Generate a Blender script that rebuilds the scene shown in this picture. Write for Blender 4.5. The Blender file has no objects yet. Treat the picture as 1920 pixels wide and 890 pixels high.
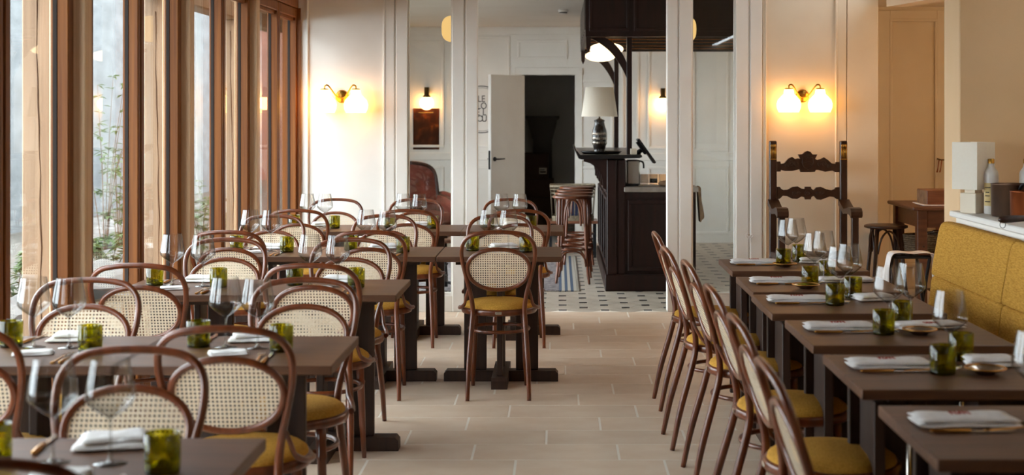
import bpy, bmesh, math, random
from mathutils import Vector, Matrix, Quaternion

# ------------------------------------------------------------------ camera, world, light, exposure
S = bpy.context.scene
COL = S.collection
H, F, CX, CY = 1.53, 2667.0, 1048.0, 218.0      # eye height, focal length and principal point in pixels of the 1920x890 frame

cam_data = bpy.data.cameras.new('camera')
cam_data.sensor_width = 36.0
cam_data.lens = F / 1920 * 36.0
cam_data.shift_x = (960 - CX) / 1920
cam_data.shift_y = -(445 - CY) / 1920
cam_data.clip_start = 0.05
cam_data.dof.use_dof = True
cam_data.dof.focus_distance = 8.3
cam_data.dof.aperture_fstop = 3.4
cam = bpy.data.objects.new('camera', cam_data)
cam.location = (0, 0, H)
cam.rotation_euler = (math.pi / 2, 0, 0)
COL.objects.link(cam)
S.camera = cam

world = bpy.data.worlds.new('overcast_sky')
S.world = world
world.use_nodes = True
bg = world.node_tree.nodes['Background']
bg.inputs['Color'].default_value = (0.86, 0.94, 1.0, 1)
bg.inputs['Strength'].default_value = 9.0

SCONCE = 8.0        # strength of the opal sconce shades
GLOBE = 17.0
S.view_settings.view_transform = 'Standard'
S.view_settings.look = 'None'
S.view_settings.gamma = 1.0
S.view_settings.use_curve_mapping = False
S.view_settings.exposure = 0.45
S.cycles.use_denoising = True
S.cycles.max_bounces = 12
S.cycles.diffuse_bounces = 5
S.cycles.glossy_bounces = 4
S.cycles.transparent_max_bounces = 32
S.cycles.caustics_reflective = False
S.cycles.caustics_refractive = False
S.cycles.sample_clamp_indirect = 6.0
S.cycles.blur_glossy = 0.5

# ------------------------------------------------------------------ helpers
def lin(c):
    if isinstance(c, str):
        c = [int(c[i:i + 2], 16) / 255 for i in (1, 3, 5)]
        c = [x / 12.92 if x <= .04045 else ((x + .055) / 1.055) ** 2.4 for x in c]
    return (c[0], c[1], c[2], 1)

def at(px, py, Y):
    return Vector(((px - CX) * Y / F, Y, H - (py - CY) * Y / F))
def wx(px, Y): return (px - CX) * Y / F
def wz(py, Y): return H - (py - CY) * Y / F

def new_mat(name):
    m = bpy.data.materials.new(name); m.use_nodes = True
    nt = m.node_tree; nt.nodes.clear()
    out = nt.nodes.new('ShaderNodeOutputMaterial')
    return m, nt, out

def mat(name, col, rough=.5, metal=0.0, col2=None, scale=(20, 20, 20), detail=3.0, bump=0.0, bscale=None, coat=0.0,
        spec=.5, rnd=0.0, trans=None, lo=.35, hi=.65):
    """Principled surface whose colour wanders between col and col2 with stretched noise."""
    m, nt, out = new_mat(name)
    N, L = nt.nodes, nt.links
    p = N.new('ShaderNodeBsdfPrincipled')
    p.inputs['Roughness'].default_value = rough
    p.inputs['Metallic'].default_value = metal
    p.inputs['Coat Weight'].default_value = coat
    p.inputs['Coat Roughness'].default_value = .15
    p.inputs['Specular IOR Level'].default_value = spec
    p.inputs['Base Color'].default_value = lin(col)
    tc = N.new('ShaderNodeTexCoord')
    src = None
    if col2 is not None:
        mp = N.new('ShaderNodeMapping'); mp.inputs['Scale'].default_value = scale
        L.new(tc.outputs['Object'], mp.inputs['Vector'])
        nz = N.new('ShaderNodeTexNoise'); nz.inputs['Scale'].default_value = 1.0; nz.inputs['Detail'].default_value = detail
        L.new(mp.outputs['Vector'], nz.inputs['Vector'])
        r = N.new('ShaderNodeValToRGB')
        r.color_ramp.elements[0].position = lo; r.color_ramp.elements[1].position = hi
        r.color_ramp.elements[0].color = lin(col); r.color_ramp.elements[1].color = lin(col2)
        L.new(nz.outputs['Fac'], r.inputs['Fac'])
        src = r.outputs['Color']
    if rnd:
        oi = N.new('ShaderNodeObjectInfo')
        hsv = N.new('ShaderNodeHueSaturation')
        mr = N.new('ShaderNodeMapRange')
        mr.inputs['To Min'].default_value = 1 - rnd; mr.inputs['To Max'].default_value = 1 + rnd
        L.new(oi.outputs['Random'], mr.inputs['Value'])
        L.new(mr.outputs['Result'], hsv.inputs['Value'])
        if src: L.new(src, hsv.inputs['Color'])
        else: hsv.inputs['Color'].default_value = lin(col)
        src = hsv.outputs['Color']
    if src: L.new(src, p.inputs['Base Color'])
    if bump:
        mp2 = N.new('ShaderNodeMapping'); mp2.inputs['Scale'].default_value = bscale or scale
        L.new(tc.outputs['Object'], mp2.inputs['Vector'])
        nb = N.new('ShaderNodeTexNoise'); nb.inputs['Scale'].default_value = 1.0; nb.inputs['Detail'].default_value = 4.0
        L.new(mp2.outputs['Vector'], nb.inputs['Vector'])
        b = N.new('ShaderNodeBump'); b.inputs['Strength'].default_value = bump; b.inputs['Distance'].default_value = .01
        L.new(nb.outputs['Fac'], b.inputs['Height'])
        L.new(b.outputs['Normal'], p.inputs['Normal'])
    last = p.outputs['BSDF']
    if trans:
        t = N.new('ShaderNodeBsdfTranslucent'); t.inputs['Color'].default_value = lin(col2 or col)
        mx = N.new('ShaderNodeMixShader'); mx.inputs['Fac'].default_value = trans
        L.new(last, mx.inputs[1]); L.new(t.outputs['BSDF'], mx.inputs[2]); last = mx.outputs['Shader']
    L.new(last, out.inputs['Surface'])
    return m

def glass(name, tint, ior=1.45, rough=.01, body=0.0, bodycol=None, edge=None):
    """Clear or coloured glass: Fresnel reflection over tinted see-through."""
    m, nt, out = new_mat(name)
    N, L = nt.nodes, nt.links
    t = N.new('ShaderNodeBsdfTransparent'); t.inputs['Color'].default_value = lin(tint)
    if edge:
        lw = N.new('ShaderNodeLayerWeight'); lw.inputs['Blend'].default_value = .3
        cm = N.new('ShaderNodeMix'); cm.data_type = 'RGBA'
        cm.inputs[6].default_value = lin(tint); cm.inputs[7].default_value = lin(edge)
        L.new(lw.outputs['Facing'], cm.inputs[0]); L.new(cm.outputs[2], t.inputs['Color'])
    g = N.new('ShaderNodeBsdfGlossy'); g.inputs['Roughness'].default_value = rough
    f = N.new('ShaderNodeFresnel')
    ge = N.new('ShaderNodeNewGeometry'); mr = N.new('ShaderNodeMapRange')     # same reflectance from both sides of a thin wall
    mr.inputs['To Min'].default_value = ior; mr.inputs['To Max'].default_value = 1 / ior
    L.new(ge.outputs['Backfacing'], mr.inputs['Value']); L.new(mr.outputs['Result'], f.inputs['IOR'])
    mx = N.new('ShaderNodeMixShader')
    a = t.outputs['BSDF']
    if body:
        d = N.new('ShaderNodeBsdfTranslucent'); d.inputs['Color'].default_value = lin(bodycol)
        d2 = N.new('ShaderNodeBsdfDiffuse'); d2.inputs['Color'].default_value = lin(bodycol)
        m0 = N.new('ShaderNodeMixShader'); m0.inputs['Fac'].default_value = .35
        L.new(d.outputs['BSDF'], m0.inputs[1]); L.new(d2.outputs['BSDF'], m0.inputs[2])
        m1 = N.new('ShaderNodeMixShader'); m1.inputs['Fac'].default_value = body
        L.new(a, m1.inputs[1]); L.new(m0.outputs['Shader'], m1.inputs[2]); a = m1.outputs['Shader']
    L.new(f.outputs['Fac'], mx.inputs['Fac']); L.new(a, mx.inputs[1]); L.new(g.outputs['BSDF'], mx.inputs[2])
    L.new(mx.outputs['Shader'], out.inputs['Surface'])
    return m

def lamp_mat(name, col, strength):
    m, nt, out = new_mat(name)
    e = nt.nodes.new('ShaderNodeEmission')
    e.inputs['Color'].default_value = lin(col); e.inputs['Strength'].default_value = strength
    nt.links.new(e.outputs['Emission'], out.inputs['Surface'])
    return m

def cr(pts, n=6, closed=False):
    """Catmull-Rom resampling of a polyline (any dimension)."""
    P = [Vector(p) for p in pts]; out = []
    k = len(P)
    segs = k if closed else k - 1
    for i in range(segs):
        if closed: a, b, c, d = P[(i - 1) % k], P[i], P[(i + 1) % k], P[(i + 2) % k]
        else: a, b, c, d = P[max(i - 1, 0)], P[i], P[i + 1], P[min(i + 2, k - 1)]
        for j in range(n):
            t = j / n
            out.append(.5 * ((2 * b) + (c - a) * t + (2 * a - 5 * b + 4 * c - d) * t * t + (3 * b - a - 3 * c + d) * t ** 3))
    if not closed: out.append(P[-1])
    return out

class MB:
    """Collects boxes, tubes, lathes and prisms; build() links them as ONE mesh object."""
    def __init__(self): self.bm = bmesh.new()
    def box(self, x0, x1, y0, y1, z0, z1, b=0.0, rz=0.0, seg=1, piv=None):
        bm = self.bm
        x0, x1 = min(x0, x1), max(x0, x1); y0, y1 = min(y0, y1), max(y0, y1); z0, z1 = min(z0, z1), max(z0, z1)
        v = [bm.verts.new((x, y, z)) for z in (z0, z1) for y in (y0, y1) for x in (x0, x1)]
        fs = [bm.faces.new([v[i] for i in q]) for q in ((0, 2, 3, 1), (4, 5, 7, 6), (0, 1, 5, 4), (2, 6, 7, 3), (0, 4, 6, 2), (1, 3, 7, 5))]
        if rz:
            c = Vector(piv) if piv else Vector(((x0 + x1) / 2, (y0 + y1) / 2, 0))
            bmesh.ops.rotate(bm, verts=v, cent=c, matrix=Matrix.Rotation(rz, 3, 'Z'))
        if b:
            es = list({e for f in fs for e in f.edges})
            r = bmesh.ops.bevel(bm, geom=es, offset=b, segments=seg, profile=.5, affect='EDGES')
            if seg > 1:
                for f in r['faces']: f.smooth = True
        return self
    def tube(self, pts, r, n=10, closed=False, flat=1.0):
        bm = self.bm; P = [Vector(p) for p in pts]; k = len(P)
        R = r if isinstance(r, (list, tuple)) else [r] * k
        T = []
        for i in range(k):
            if closed: t = P[(i + 1) % k] - P[i - 1]
            else: t = P[min(i + 1, k - 1)] - P[max(i - 1, 0)]
            T.append(t.normalized())
        up = Vector((0, 0, 1)) if abs(T[0].z) < .9 else Vector((0, 1, 0))
        nrm = (up - T[0] * up.dot(T[0])).normalized()
        rings = []
        for i in range(k):
            if i:
                q = T[i - 1].rotation_difference(T[i]); nrm = q @ nrm
                nrm = (nrm - T[i] * nrm.dot(T[i])).normalized()
            bn = T[i].cross(nrm)
            rings.append([bm.verts.new(P[i] + (nrm * math.cos(a) * flat + bn * math.sin(a)) * R[i]) for a in [2 * math.pi * j / n for j in range(n)]])
        m = k if closed else k - 1
        for i in range(m):
            A, B = rings[i], rings[(i + 1) % k]
            off = 0
            if closed and i == k - 1:
                off = min(range(n), key=lambda o: sum((A[j].co - B[(j + o) % n].co).length for j in range(0, n, 2)))
            for j in range(n):
                f = bm.faces.new((A[j], A[(j + 1) % n], B[(j + 1 + off) % n], B[(j + off) % n])); f.smooth = True
        if not closed:
            bm.faces.new(rings[0][::-1]); bm.faces.new(rings[-1])
        return self
    def lathe(self, prof, n=32, c=(0, 0, 0), smooth=True, sx=1.0, sy=1.0, start=0.0):
        bm = self.bm; rings = []
        for r, z in prof:
            if r < 1e-6: rings.append([bm.verts.new((c[0], c[1], c[2] + z))])
            else: rings.append([bm.verts.new((c[0] + r * sx * math.cos(start + 2 * math.pi * j / n), c[1] + r * sy * math.sin(start + 2 * math.pi * j / n), c[2] + z)) for j in range(n)])
        for A, B in zip(rings, rings[1:]):
            for j in range(n):
                q = [A[j % len(A)], A[(j + 1) % len(A)], B[(j + 1) % len(B)], B[j % len(B)]]
                u = []
                for v in q:
                    if v not in u: u.append(v)
                if len(u) >= 3:
                    f = bm.faces.new(u); f.smooth = smooth
        return self
    def prism(self, poly, d0, d1, axis='y', smooth=False):
        """A closed outline (a,b) extruded from d0 to d1 along an axis: y -> (a,.,b), x -> (.,a,b), z -> (a,b,.)."""
        bm = self.bm
        def P(a, b, d): return (a, d, b) if axis == 'y' else ((d, a, b) if axis == 'x' else (a, b, d))
        A = [bm.verts.new(P(a, b, d0)) for a, b in poly]; B = [bm.verts.new(P(a, b, d1)) for a, b in poly]
        k = len(poly)
        bm.faces.new(A); bm.faces.new(B[::-1])
        for i in range(k):
            f = bm.faces.new((A[i], B[i], B[(i + 1) % k], A[(i + 1) % k])); f.smooth = smooth
        return self
    def ell(self, c, rx, ry, rz, n=20, m=12, p=1.0):
        prof = []
        for i in range(m + 1):
            a = -math.pi / 2 + math.pi * i / m
            ca, sa = math.cos(a), math.sin(a)
            prof.append((max(0, ca) ** p if 0 < i < m else 0, math.copysign(abs(sa) ** p, sa) * rz))
        return self.lathe([(r, z) for r, z in prof], n, c, True, rx, ry)
    def xf(self, M):
        bmesh.ops.transform(self.bm, matrix=M, verts=self.bm.verts); return self
    def build(self, name, m, parent=None, kind=None):
        bm = self.bm
        bmesh.ops.recalc_face_normals(bm, faces=bm.faces)
        me = bpy.data.meshes.new(name); bm.to_mesh(me); bm.free()
        me.materials.append(m)
        o = bpy.data.objects.new(name, me); COL.objects.link(o)
        if parent is not None: o.parent = parent
        if kind: o['kind'] = kind
        return o

def thing(name, loc, label, cat, group=None, rz=0.0):
    o = bpy.data.objects.new(name, None); COL.objects.link(o)
    o.empty_display_size = .1
    o.location = loc; o.rotation_euler = (0, 0, rz)
    o['label'] = label; o['category'] = cat
    if group: o['group'] = group
    return o
def tag(o, label, cat, group=None):
    o['label'] = label; o['category'] = cat
    if group: o['group'] = group
    return o
def structure(name, loc=(0, 0, 0)):
    o = bpy.data.objects.new(name, None); COL.objects.link(o); o.location = loc; o['kind'] = 'structure'; return o

_kids = {}
def kids(o):
    return [c for c in list(o.children)]
def copy_tree(o, parent=None):
    c = o.copy(); COL.objects.link(c)
    if parent is not None: c.parent = parent
    for ch in kids(o): copy_tree(ch, c)
    return c
_protos = {}
def place(key, loc, rz, label, cat, group, scale=None):
    """First use moves the prototype itself, later uses copy it and each of its parts."""
    p = _protos[key]
    if p[1]: o = copy_tree(p[0])
    else: o = p[0]; p[1] = True
    o.location = loc; o.rotation_euler = (0, 0, rz)
    if scale: o.scale = scale
    o['label'] = label; o['category'] = cat
    if group: o['group'] = group
    return o
def proto(key, o): _protos[key] = [o, False]

# ------------------------------------------------------------------ materials
WHITE = mat('off_white_paint', '#e4e0d9', .55, col2='#e9e6e0', scale=(3, 3, 3), bump=.03, bscale=(220, 220, 220))
CREAM = mat('warm_cream_paint', '#dccdb6', .6, col2='#e2d5c0', scale=(2, 2, 2), bump=.04, bscale=(180, 180, 180))
PIERP = mat('warm_beige_paint', '#d8b488', .6, col2='#debc92', scale=(2, 2, 2), bump=.04, bscale=(180, 180, 180))
CEILD = mat('grey_tan_ceiling_boards', '#8b8074', .7, col2='#9a8f83', scale=(2, 40, 2))
CEIL = mat('ceiling_paint', '#d8d2ca', .7, col2='#dcd7d0', scale=(2, 2, 2))
OAK = mat('oiled_oak_joinery', '#693810', .5, col2='#88501b', spec=.3, scale=(60, 60, 1.6), bump=.08, bscale=(120, 120, 3), lo=.3, hi=.7)
OAKLIGHT = mat('light_oak_post', '#cfa679', .5, col2='#e0bd92', scale=(60, 60, 1.6), bump=.08, bscale=(120, 120, 3), lo=.3, hi=.7)
OAKPALE = mat('weathered_pale_oak', '#83664c', .65, col2='#9e7f62', scale=(30, 30, .9), bump=.15, bscale=(60, 60, 2), lo=.3, hi=.7)
CRACK = mat('dark_shrinkage_crack', '#4a2e1a', .9)
GASKET = mat('grey_glazing_gasket', '#3a3431', .9, spec=.1)
PANE = glass('window_glass', (.97, .985, .98), 1.5)
TILE = mat('beige_stone_tile', '#dfc6ac', .42, col2='#e6d1ba', scale=(5, 7, 5), bump=.03, bscale=(60, 60, 60), rnd=.05)
GROUT = mat('pale_grout', '#f4ece0', .8)
BTILE = mat('cement_tile', '#bcae9c', .34, col2='#cabfb0', scale=(6, 6, 6), rnd=.07)
BDOT = mat('black_inset_tile', '#16151a', .35)
BGROUT = mat('grey_grout', '#8d857b', .8)
TABLE = mat('brown_table_wood', '#523320', .46, col2='#66432b', scale=(3, 60, 60), bump=.04, bscale=(6, 140, 140))
TABLEB = mat('dark_pedestal_wood', '#2a1810', .5, col2='#3a2418', scale=(40, 40, 3))
BENT = mat('red_brown_bentwood', '#5a2a11', .3, col2='#753919', scale=(30, 30, 6), coat=.35)
CANE = mat('woven_cane', '#e6d2b2', .55, col2='#f2e3ca', scale=(90, 90, 90), trans=.35)
MUSTARD = mat('mustard_upholstery', '#b5842f', .85, col2='#cf9b42', scale=(160, 160, 160), bump=.3, bscale=(500, 500, 500), spec=.2)
BANQ = mat('mustard_woven_linen', '#a87828', .88, col2='#cc9a45', scale=(160, 34, 300), bump=.15, bscale=(400, 300, 400), spec=.2)
CLEAR = glass('clear_glass', (.98, .98, .975), 1.85, .01, edge=(.22, .20, .18))
def bottle_glass(name, c1, c2, edge):
    m = glass(name, c1, 1.5, .03, .05, (.42, .38, .01), edge=edge)
    nt = m.node_tree; N, L = nt.nodes, nt.links
    cm = [n for n in N if n.bl_idname == 'ShaderNodeMix'][0]
    tc = N.new('ShaderNodeTexCoord'); mp = N.new('ShaderNodeMapping'); mp.inputs['Scale'].default_value = (34, 34, 16)
    nz = N.new('ShaderNodeTexNoise'); nz.inputs['Scale'].default_value = 1; nz.inputs['Detail'].default_value = 1; nz.inputs['Distortion'].default_value = 1.2
    rp = N.new('ShaderNodeValToRGB')
    rp.color_ramp.elements[0].position = .38; rp.color_ramp.elements[1].position = .58
    rp.color_ramp.elements[0].color = lin(c2); rp.color_ramp.elements[1].color = lin(c1)
    L.new(tc.outputs['Object'], mp.inputs['Vector']); L.new(mp.outputs['Vector'], nz.inputs['Vector']); L.new(nz.outputs['Fac'], rp.inputs['Fac']); L.new(rp.outputs['Color'], cm.inputs[6])
    return m
GREEN = bottle_glass('olive_green_glass', (.93, .88, .22), (.52, .50, .06), (.42, .42, .03))
GREENB = bottle_glass('olive_green_thick_base', (.45, .42, .03), (.06, .065, .004), (.05, .055, .004))
STOOLW = mat('light_brown_bentwood', '#5e2e16', .3, col2='#763f22', scale=(30, 30, 6), coat=.3)
LINEN = mat('white_napkin_linen', '#e4e0de', .9, col2='#eeebe9', scale=(40, 40, 40), bump=.15, bscale=(90, 90, 90), spec=.1)
REDTHREAD = mat('red_embroidery', '#a8453c', .9)
STEEL = mat('polished_steel', '#c8c2ba', .18, 1.0)
GOLD = mat('brass_tone_metal', '#c8914a', .28, 1.0)
BRASS = mat('aged_brass', '#b58a3f', .3, 1.0)
DBRASS = mat('dark_bronze', '#5f4a2a', .4, .9)
COPPER = mat('copper', '#b8683f', .3, 1.0, col2='#8d4a2c', scale=(14, 14, 4))
OLDCOPPER = mat('tarnished_copper', '#5d4a3f', .4, .9, col2='#7a5c48', scale=(12, 12, 5))
OPAL = lamp_mat('lit_opal_glass', (1.0, .46, .115), SCONCE)
OPALG = lamp_mat('lit_globe_glass', (1.0, .50, .15), GLOBE)
OPALD = lamp_mat('lit_disc_glass', (1.0, .74, .42), 2.6)
PAPERL = lamp_mat('glowing_paper_lantern', (1.0, .62, .22), .75)
DARKBAR = mat('dark_mahogany_bar', '#1d0d0a', .42, col2='#29130e', scale=(25, 25, 3), spec=.3)
BLACKM = mat('matt_black_stain', '#100807', .9, spec=.05)
BLACK = mat('black_lacquer', '#121011', .3)
IRON = mat('black_iron', '#17161a', .5, .5)
DARKWALL = mat('charcoal_wall_paint', '#d0cdca', .8, col2='#d4d1ce', scale=(4, 4, 4))
STONETOP = mat('grey_stone_worktop', '#9a9088', .35, col2='#877d74', scale=(18, 18, 18))
CARVED = mat('carved_dark_oak', '#221009', .38, col2='#341a10', scale=(24, 24, 5), coat=.1)
GILT = mat('worn_gilding', '#b98a3a', .35, .8)
LEATHER = mat('brown_leather', '#4c2016', .38, col2='#6a3022', scale=(9, 9, 9), bump=.1, bscale=(120, 120, 120))
SHADE = mat('cream_lamp_shade', '#f8f1e4', .8, col2='#faf4e8', scale=(90, 90, 90), trans=.3)
CERAM = mat('black_glazed_ceramic', '#1d1613', .22, col2='#2a211c', scale=(30, 30, 30))
CERAMS = mat('silvery_glazed_band', '#b9afa2', .25, .7, col2='#4a3f37', scale=(60, 60, 8))
STONEW = mat('grey_white_stoneware', '#cfc8c0', .35)
PAPER = mat('cream_label_paper', '#d3ba84', .7, col2='#c4a76c', scale=(30, 30, 30))
INK = mat('black_ink', '#17120f', .7)
KTABLE = mat('walnut_work_table', '#4a2a1c', .4, col2='#5e3826', scale=(6, 40, 40))
BOXW = mat('reddish_wood_box', '#6b3f28', .4, col2='#83523a', scale=(4, 30, 60))
CARD = mat('brown_cardboard', '#4a382c', .8)
WICKER = mat('grey_wicker', '#9a8a72', .7, col2='#6f6250', scale=(60, 60, 60))
BLUE = mat('dark_blue_cloth', '#2c3350', .9)
TOWEL = mat('tan_linen_towel', '#8a7056', .9, col2='#755c46', scale=(20, 20, 20))
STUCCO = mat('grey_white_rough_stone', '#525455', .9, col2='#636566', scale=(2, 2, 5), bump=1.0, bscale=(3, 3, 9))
PINK = mat('pink_render', '#8c5a4e', .9, col2='#9a675a', scale=(3, 3, 3))
GRAVEL = mat('grey_garden_soil', '#38332b', .95, col2='#514b42', scale=(14, 14, 14), bump=.6, bscale=(30, 30, 30))
ROCK = mat('grey_garden_rock', '#4f4c49', .9, col2='#6a6662', scale=(4, 4, 4), bump=.5, bscale=(9, 9, 9))
LEAF = mat('dusty_green_leaf', '#44552f', .7, col2='#5d6d41', scale=(10, 10, 10), trans=.3)
TWIG = mat('grey_brown_stem', '#6b5646', .9)

# ------------------------------------------------------------------ floor
rng = random.Random(7)
fl = MB().box(-2.2, 4.6, -2, 12.7, -.12, -.0008).build('floor', GROUT, None, 'structure')
tile_mesh = {}
def floor_tile(x0, x1, y0, y1):
    w = round(x1 - x0, 3)
    if w not in tile_mesh:
        o = MB().box(-w / 2, w / 2, -.148, .148, -.02, 0, .0025).build('floor_tile', TILE, fl)
        tile_mesh[w] = o.data
    else:
        o = bpy.data.objects.new('floor_tile', tile_mesh[w]); COL.objects.link(o); o.parent = fl
    o.location = ((x0 + x1) / 2, (y0 + y1) / 2, rng.uniform(-.0006, .0003))
for r in range(30):
    y1 = 11.14 - .3 * r; y0 = y1 - .3
    x = -2.06 - .66 * [.1, .45, .75, .3, .6, .0, .5, .2, .85][r % 9] + .02
    while x < 2.6:
        a, b = max(x, -2.1), min(x + .66, 2.7)
        if b - a > .06: floor_tile(a + .0035, b - .0035, y0, y1)
        x += .66

fb = MB().box(-2.5, 2.2, 11.14, 17.3, -.12, -.004).build('floor', BGROUT, None, 'structure')
pa, pb, hd, g = .168, .15, .035, .0022
oct_poly = [(pa - hd - g, -hd), (pa - hd - g, hd), (hd, pb - hd - g), (-hd, pb - hd - g), (-pa + hd + g, hd), (-pa + hd + g, -hd), (-hd, -pb + hd + g), (hd, -pb + hd + g)]
nt_, nd_ = 0, 0
oct_me = dot_me = None
rest_t, rest_d = MB(), MB()
for j in range(0, 41):
    for i in range(-14, 13):
        x, y = i * pa + .03, 11.24 + j * pb
        if x < -2.4 or x > 2.1: continue
        near = y < 13.9 and -1.25 < x < 1.75
        if (i + j) % 2:
            if near:
                if oct_me is None:
                    o = MB().prism(oct_poly, -.02, 0, 'z').build('floor_tile', BTILE, fb); oct_me = o.data
                else:
                    o = bpy.data.objects.new('floor_tile', oct_me); COL.objects.link(o); o.parent = fb
                o.location = (x, y, 0)
            else: rest_t.prism([(a + x, b + y) for a, b in oct_poly], -.02, 0, 'z')
        else:
            if near:
                if dot_me is None:
                    o = MB().box(-hd + .002, hd - .002, -hd + .002, hd - .002, -.02, .0004).build('inset_tile', BDOT, fb); dot_me = o.data
                else:
                    o = bpy.data.objects.new('inset_tile', dot_me); COL.objects.link(o); o.parent = fb
                o.location = (x, y, 0)
            else: rest_d.box(x - hd + .002, x + hd - .002, y - hd + .002, y + hd - .002, -.02, .0004)
rest_t.build('distant_tile', BTILE, fb, 'stuff'); rest_d.build('distant_inset_tile', BDOT, fb, 'stuff')

# ------------------------------------------------------------------ panelled walls
def moulding(mb, x0, x1, z0, z1, yf, w=.018, d=.012):
    """A picture-frame moulding, proud of a wall whose face (towards -y) is at yf."""
    for a in ((x0, x1, z0, z0 + w), (x0, x1, z1 - w, z1)): mb.box(a[0], a[1], yf - d, yf, a[2], a[3], .004)
    for a in ((x0, x0 + w), (x1 - w, x1)): mb.box(a[0], a[1], yf - d, yf, z0 + w, z1 - w, .004)

wb = structure('wall_back')
YB = 11.14
def wbp(name, *a, **k):
    MB().box(*a, **k).build(name, WHITE, wb)
X = lambda px: wx(px, YB)
# left panelled section
MB().box(-2.06, X(764), YB + .016, YB + .12, 0, 2.75).build('wall_panel', WHITE, wb)
wbp('stile', -2.06, X(575), YB, YB + .016, 0, 2.75, b=.003)
wbp('stile', X(722), X(739), YB, YB + .016, 0, 2.75, b=.003)
wbp('stile', X(742.5), X(764), YB - .008, YB + .1, 0, 2.75, b=.004)
wbp('rail', X(575), X(722), YB, YB + .016, 0, .16, b=.003); wbp('rail', X(575), X(722), YB, YB + .016, 2.58, 2.75, b=.003)
m_ = MB(); moulding(m_, X(574), X(722), .15, 2.59, YB + .016, .016, .022); m_.build('moulding', WHITE, wb)
# posts and glazed lights
for (a, g0, g1, b) in ((848, 870, 873.5, 895), (1251, 1271, 1274, 1297), (1380, 1403.5, 1407, 1429)):
    MB().box(X(a) + .004, X(b) - .004, YB + .012, YB + .11, 0, 2.75).build('post_core', WHITE, wb)
    wbp('post', X(a), X(g0), YB, YB + .12, 0, 2.75, b=.004)
    wbp('post', X(g1), X(b), YB - .006, YB + .12, 0, 2.75, b=.004)
for (a, b) in ((764, 848), (1297, 1380)):
    wbp('bottom_rail', X(a), X(b), YB + .004, YB + .11, 0, .127, b=.004)
    m_ = MB()
    for z0, z1 in ((.127, .145), (2.5, 2.52)): m_.box(X(a), X(b), YB + .02, YB + .07, z0, z1)
    m_.box(X(a), X(a) + .012, YB + .02, YB + .07, .145, 2.5); m_.box(X(b) - .012, X(b), YB + .02, YB + .07, .145, 2.5)
    m_.build('glazing_bead', WHITE, wb)
    MB().box(X(a) + .008, X(b) - .008, YB + .042, YB + .048, .135, 2.51).build('glass_pane', PANE, wb)
    wbp('top_rail', X(a), X(b), YB + .004, YB + .11, 2.52, 2.75, b=.004)
wbp('header', X(895), X(1251), YB + .002, YB + .12, 2.5, 2.75, b=.004)
# right panelled section and the plain return beside it
MB().box(X(1429), X(1588), YB + .014, YB + .12, 0, 2.75).build('wall_panel', CREAM, wb)
MB().box(X(1569), X(1587), YB, YB + .014, 0, 2.75, b=.003).build('stile', CREAM, wb)
MB().box(X(1430), X(1435), YB, YB + .014, 0, 2.75, b=.003).build('stile', CREAM, wb)
m_ = MB(); moulding(m_, X(1434), X(1570), .15, 2.59, YB + .014, .016, .02); m_.build('moulding', CREAM, wb)
MB().box(X(1435), X(1569), YB, YB + .014, 0, .16, b=.003).build('rail', CREAM, wb)
MB().box(X(1588.5), X(1647), YB + .002, 12.6, 0, 2.75, b=.004).build('wall_return', CREAM, wb)

# ------------------------------------------------------------------ ceilings and the walls out of the picture
MB().box(-2.3, 2.62, -2.1, 11.26, 2.75, 2.85).build('ceiling', CEILD, None, 'structure')
MB().box(-2.6, 2.3, 11.26, 19.8, 2.61, 2.75).build('ceiling', CEIL, None, 'structure')
MB().box(2.55, 4.7, 7.3, 12.7, 2.5, 2.6).build('ceiling', CREAM, None, 'structure')
MB().box(-2.3, 4.7, -2.12, -2.0, 0, 2.75).build('wall_front', CEILD, None, 'structure')
MB().box(2.7, 2.82, -2, 7.11, 0, 2.75).build('wall_right', PIERP, None, 'structure')
MB().box(wx(1770, 7.39), 4.6, 7.11, 7.39, 0, 2.75, b=.006).build('wall_pier', PIERP, None, 'structure')
MB().box(4.6, 4.72, 7.1, 12.7, 0, 2.6).build('wall_kitchen_right', CREAM, None, 'structure')
# low wall behind the banquette with a painted shelf on top
lw = structure('wall_ledge')
MB().box(1.985, 2.7, -2, 7.108, 0, 1.03).build('ledge_wall', WHITE, lw)
MB().box(1.95, 2.7, -2, 7.109, 1.03, 1.06, b=.006).build('ledge_shelf', WHITE, lw)
# recess wall of the side room
wr = structure('wall_recess')
YR = 12.6
MB().box(2.4, 4.6, YR + .02, YR + .1, 0, 2.5).build('wall_panel', CREAM, wr)
for a, b in ((1630, 1669), (1757, 1800)): MB().box(wx(a, YR), wx(b, YR), YR, YR + .02, 0, 2.47, b=.004).build('stile', CREAM, wr)
MB().box(wx(1669, YR), wx(1757, YR), YR, YR + .02, wz(36, YR), 2.47, b=.004).build('rail', CREAM, wr)
MB().box(wx(1800, YR), 4.6, YR, YR + .02, 0, 2.47).build('stile', CREAM, wr)
m_ = MB(); moulding(m_, wx(1668, YR), wx(1758, YR), .2, wz(35, YR), YR + .02, .025, .03); m_.build('moulding', CREAM, wr)
# beam over the opening to the side room
bd = Vector((.16, -.72)).normalized()
pw = [(2.565, 11.14), (2.565 + bd.x * 3.6, 11.14 + bd.y * 3.6)]
nx_, ny_ = -bd.y * -.14, bd.x * -.14
MB().prism([pw[0], pw[1], (pw[1][0] + .16, pw[1][1] + .02), (pw[0][0] + .16, pw[0][1] + .02)], 2.387, 2.52, 'z').build('beam', CREAM, None, 'structure')

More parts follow.
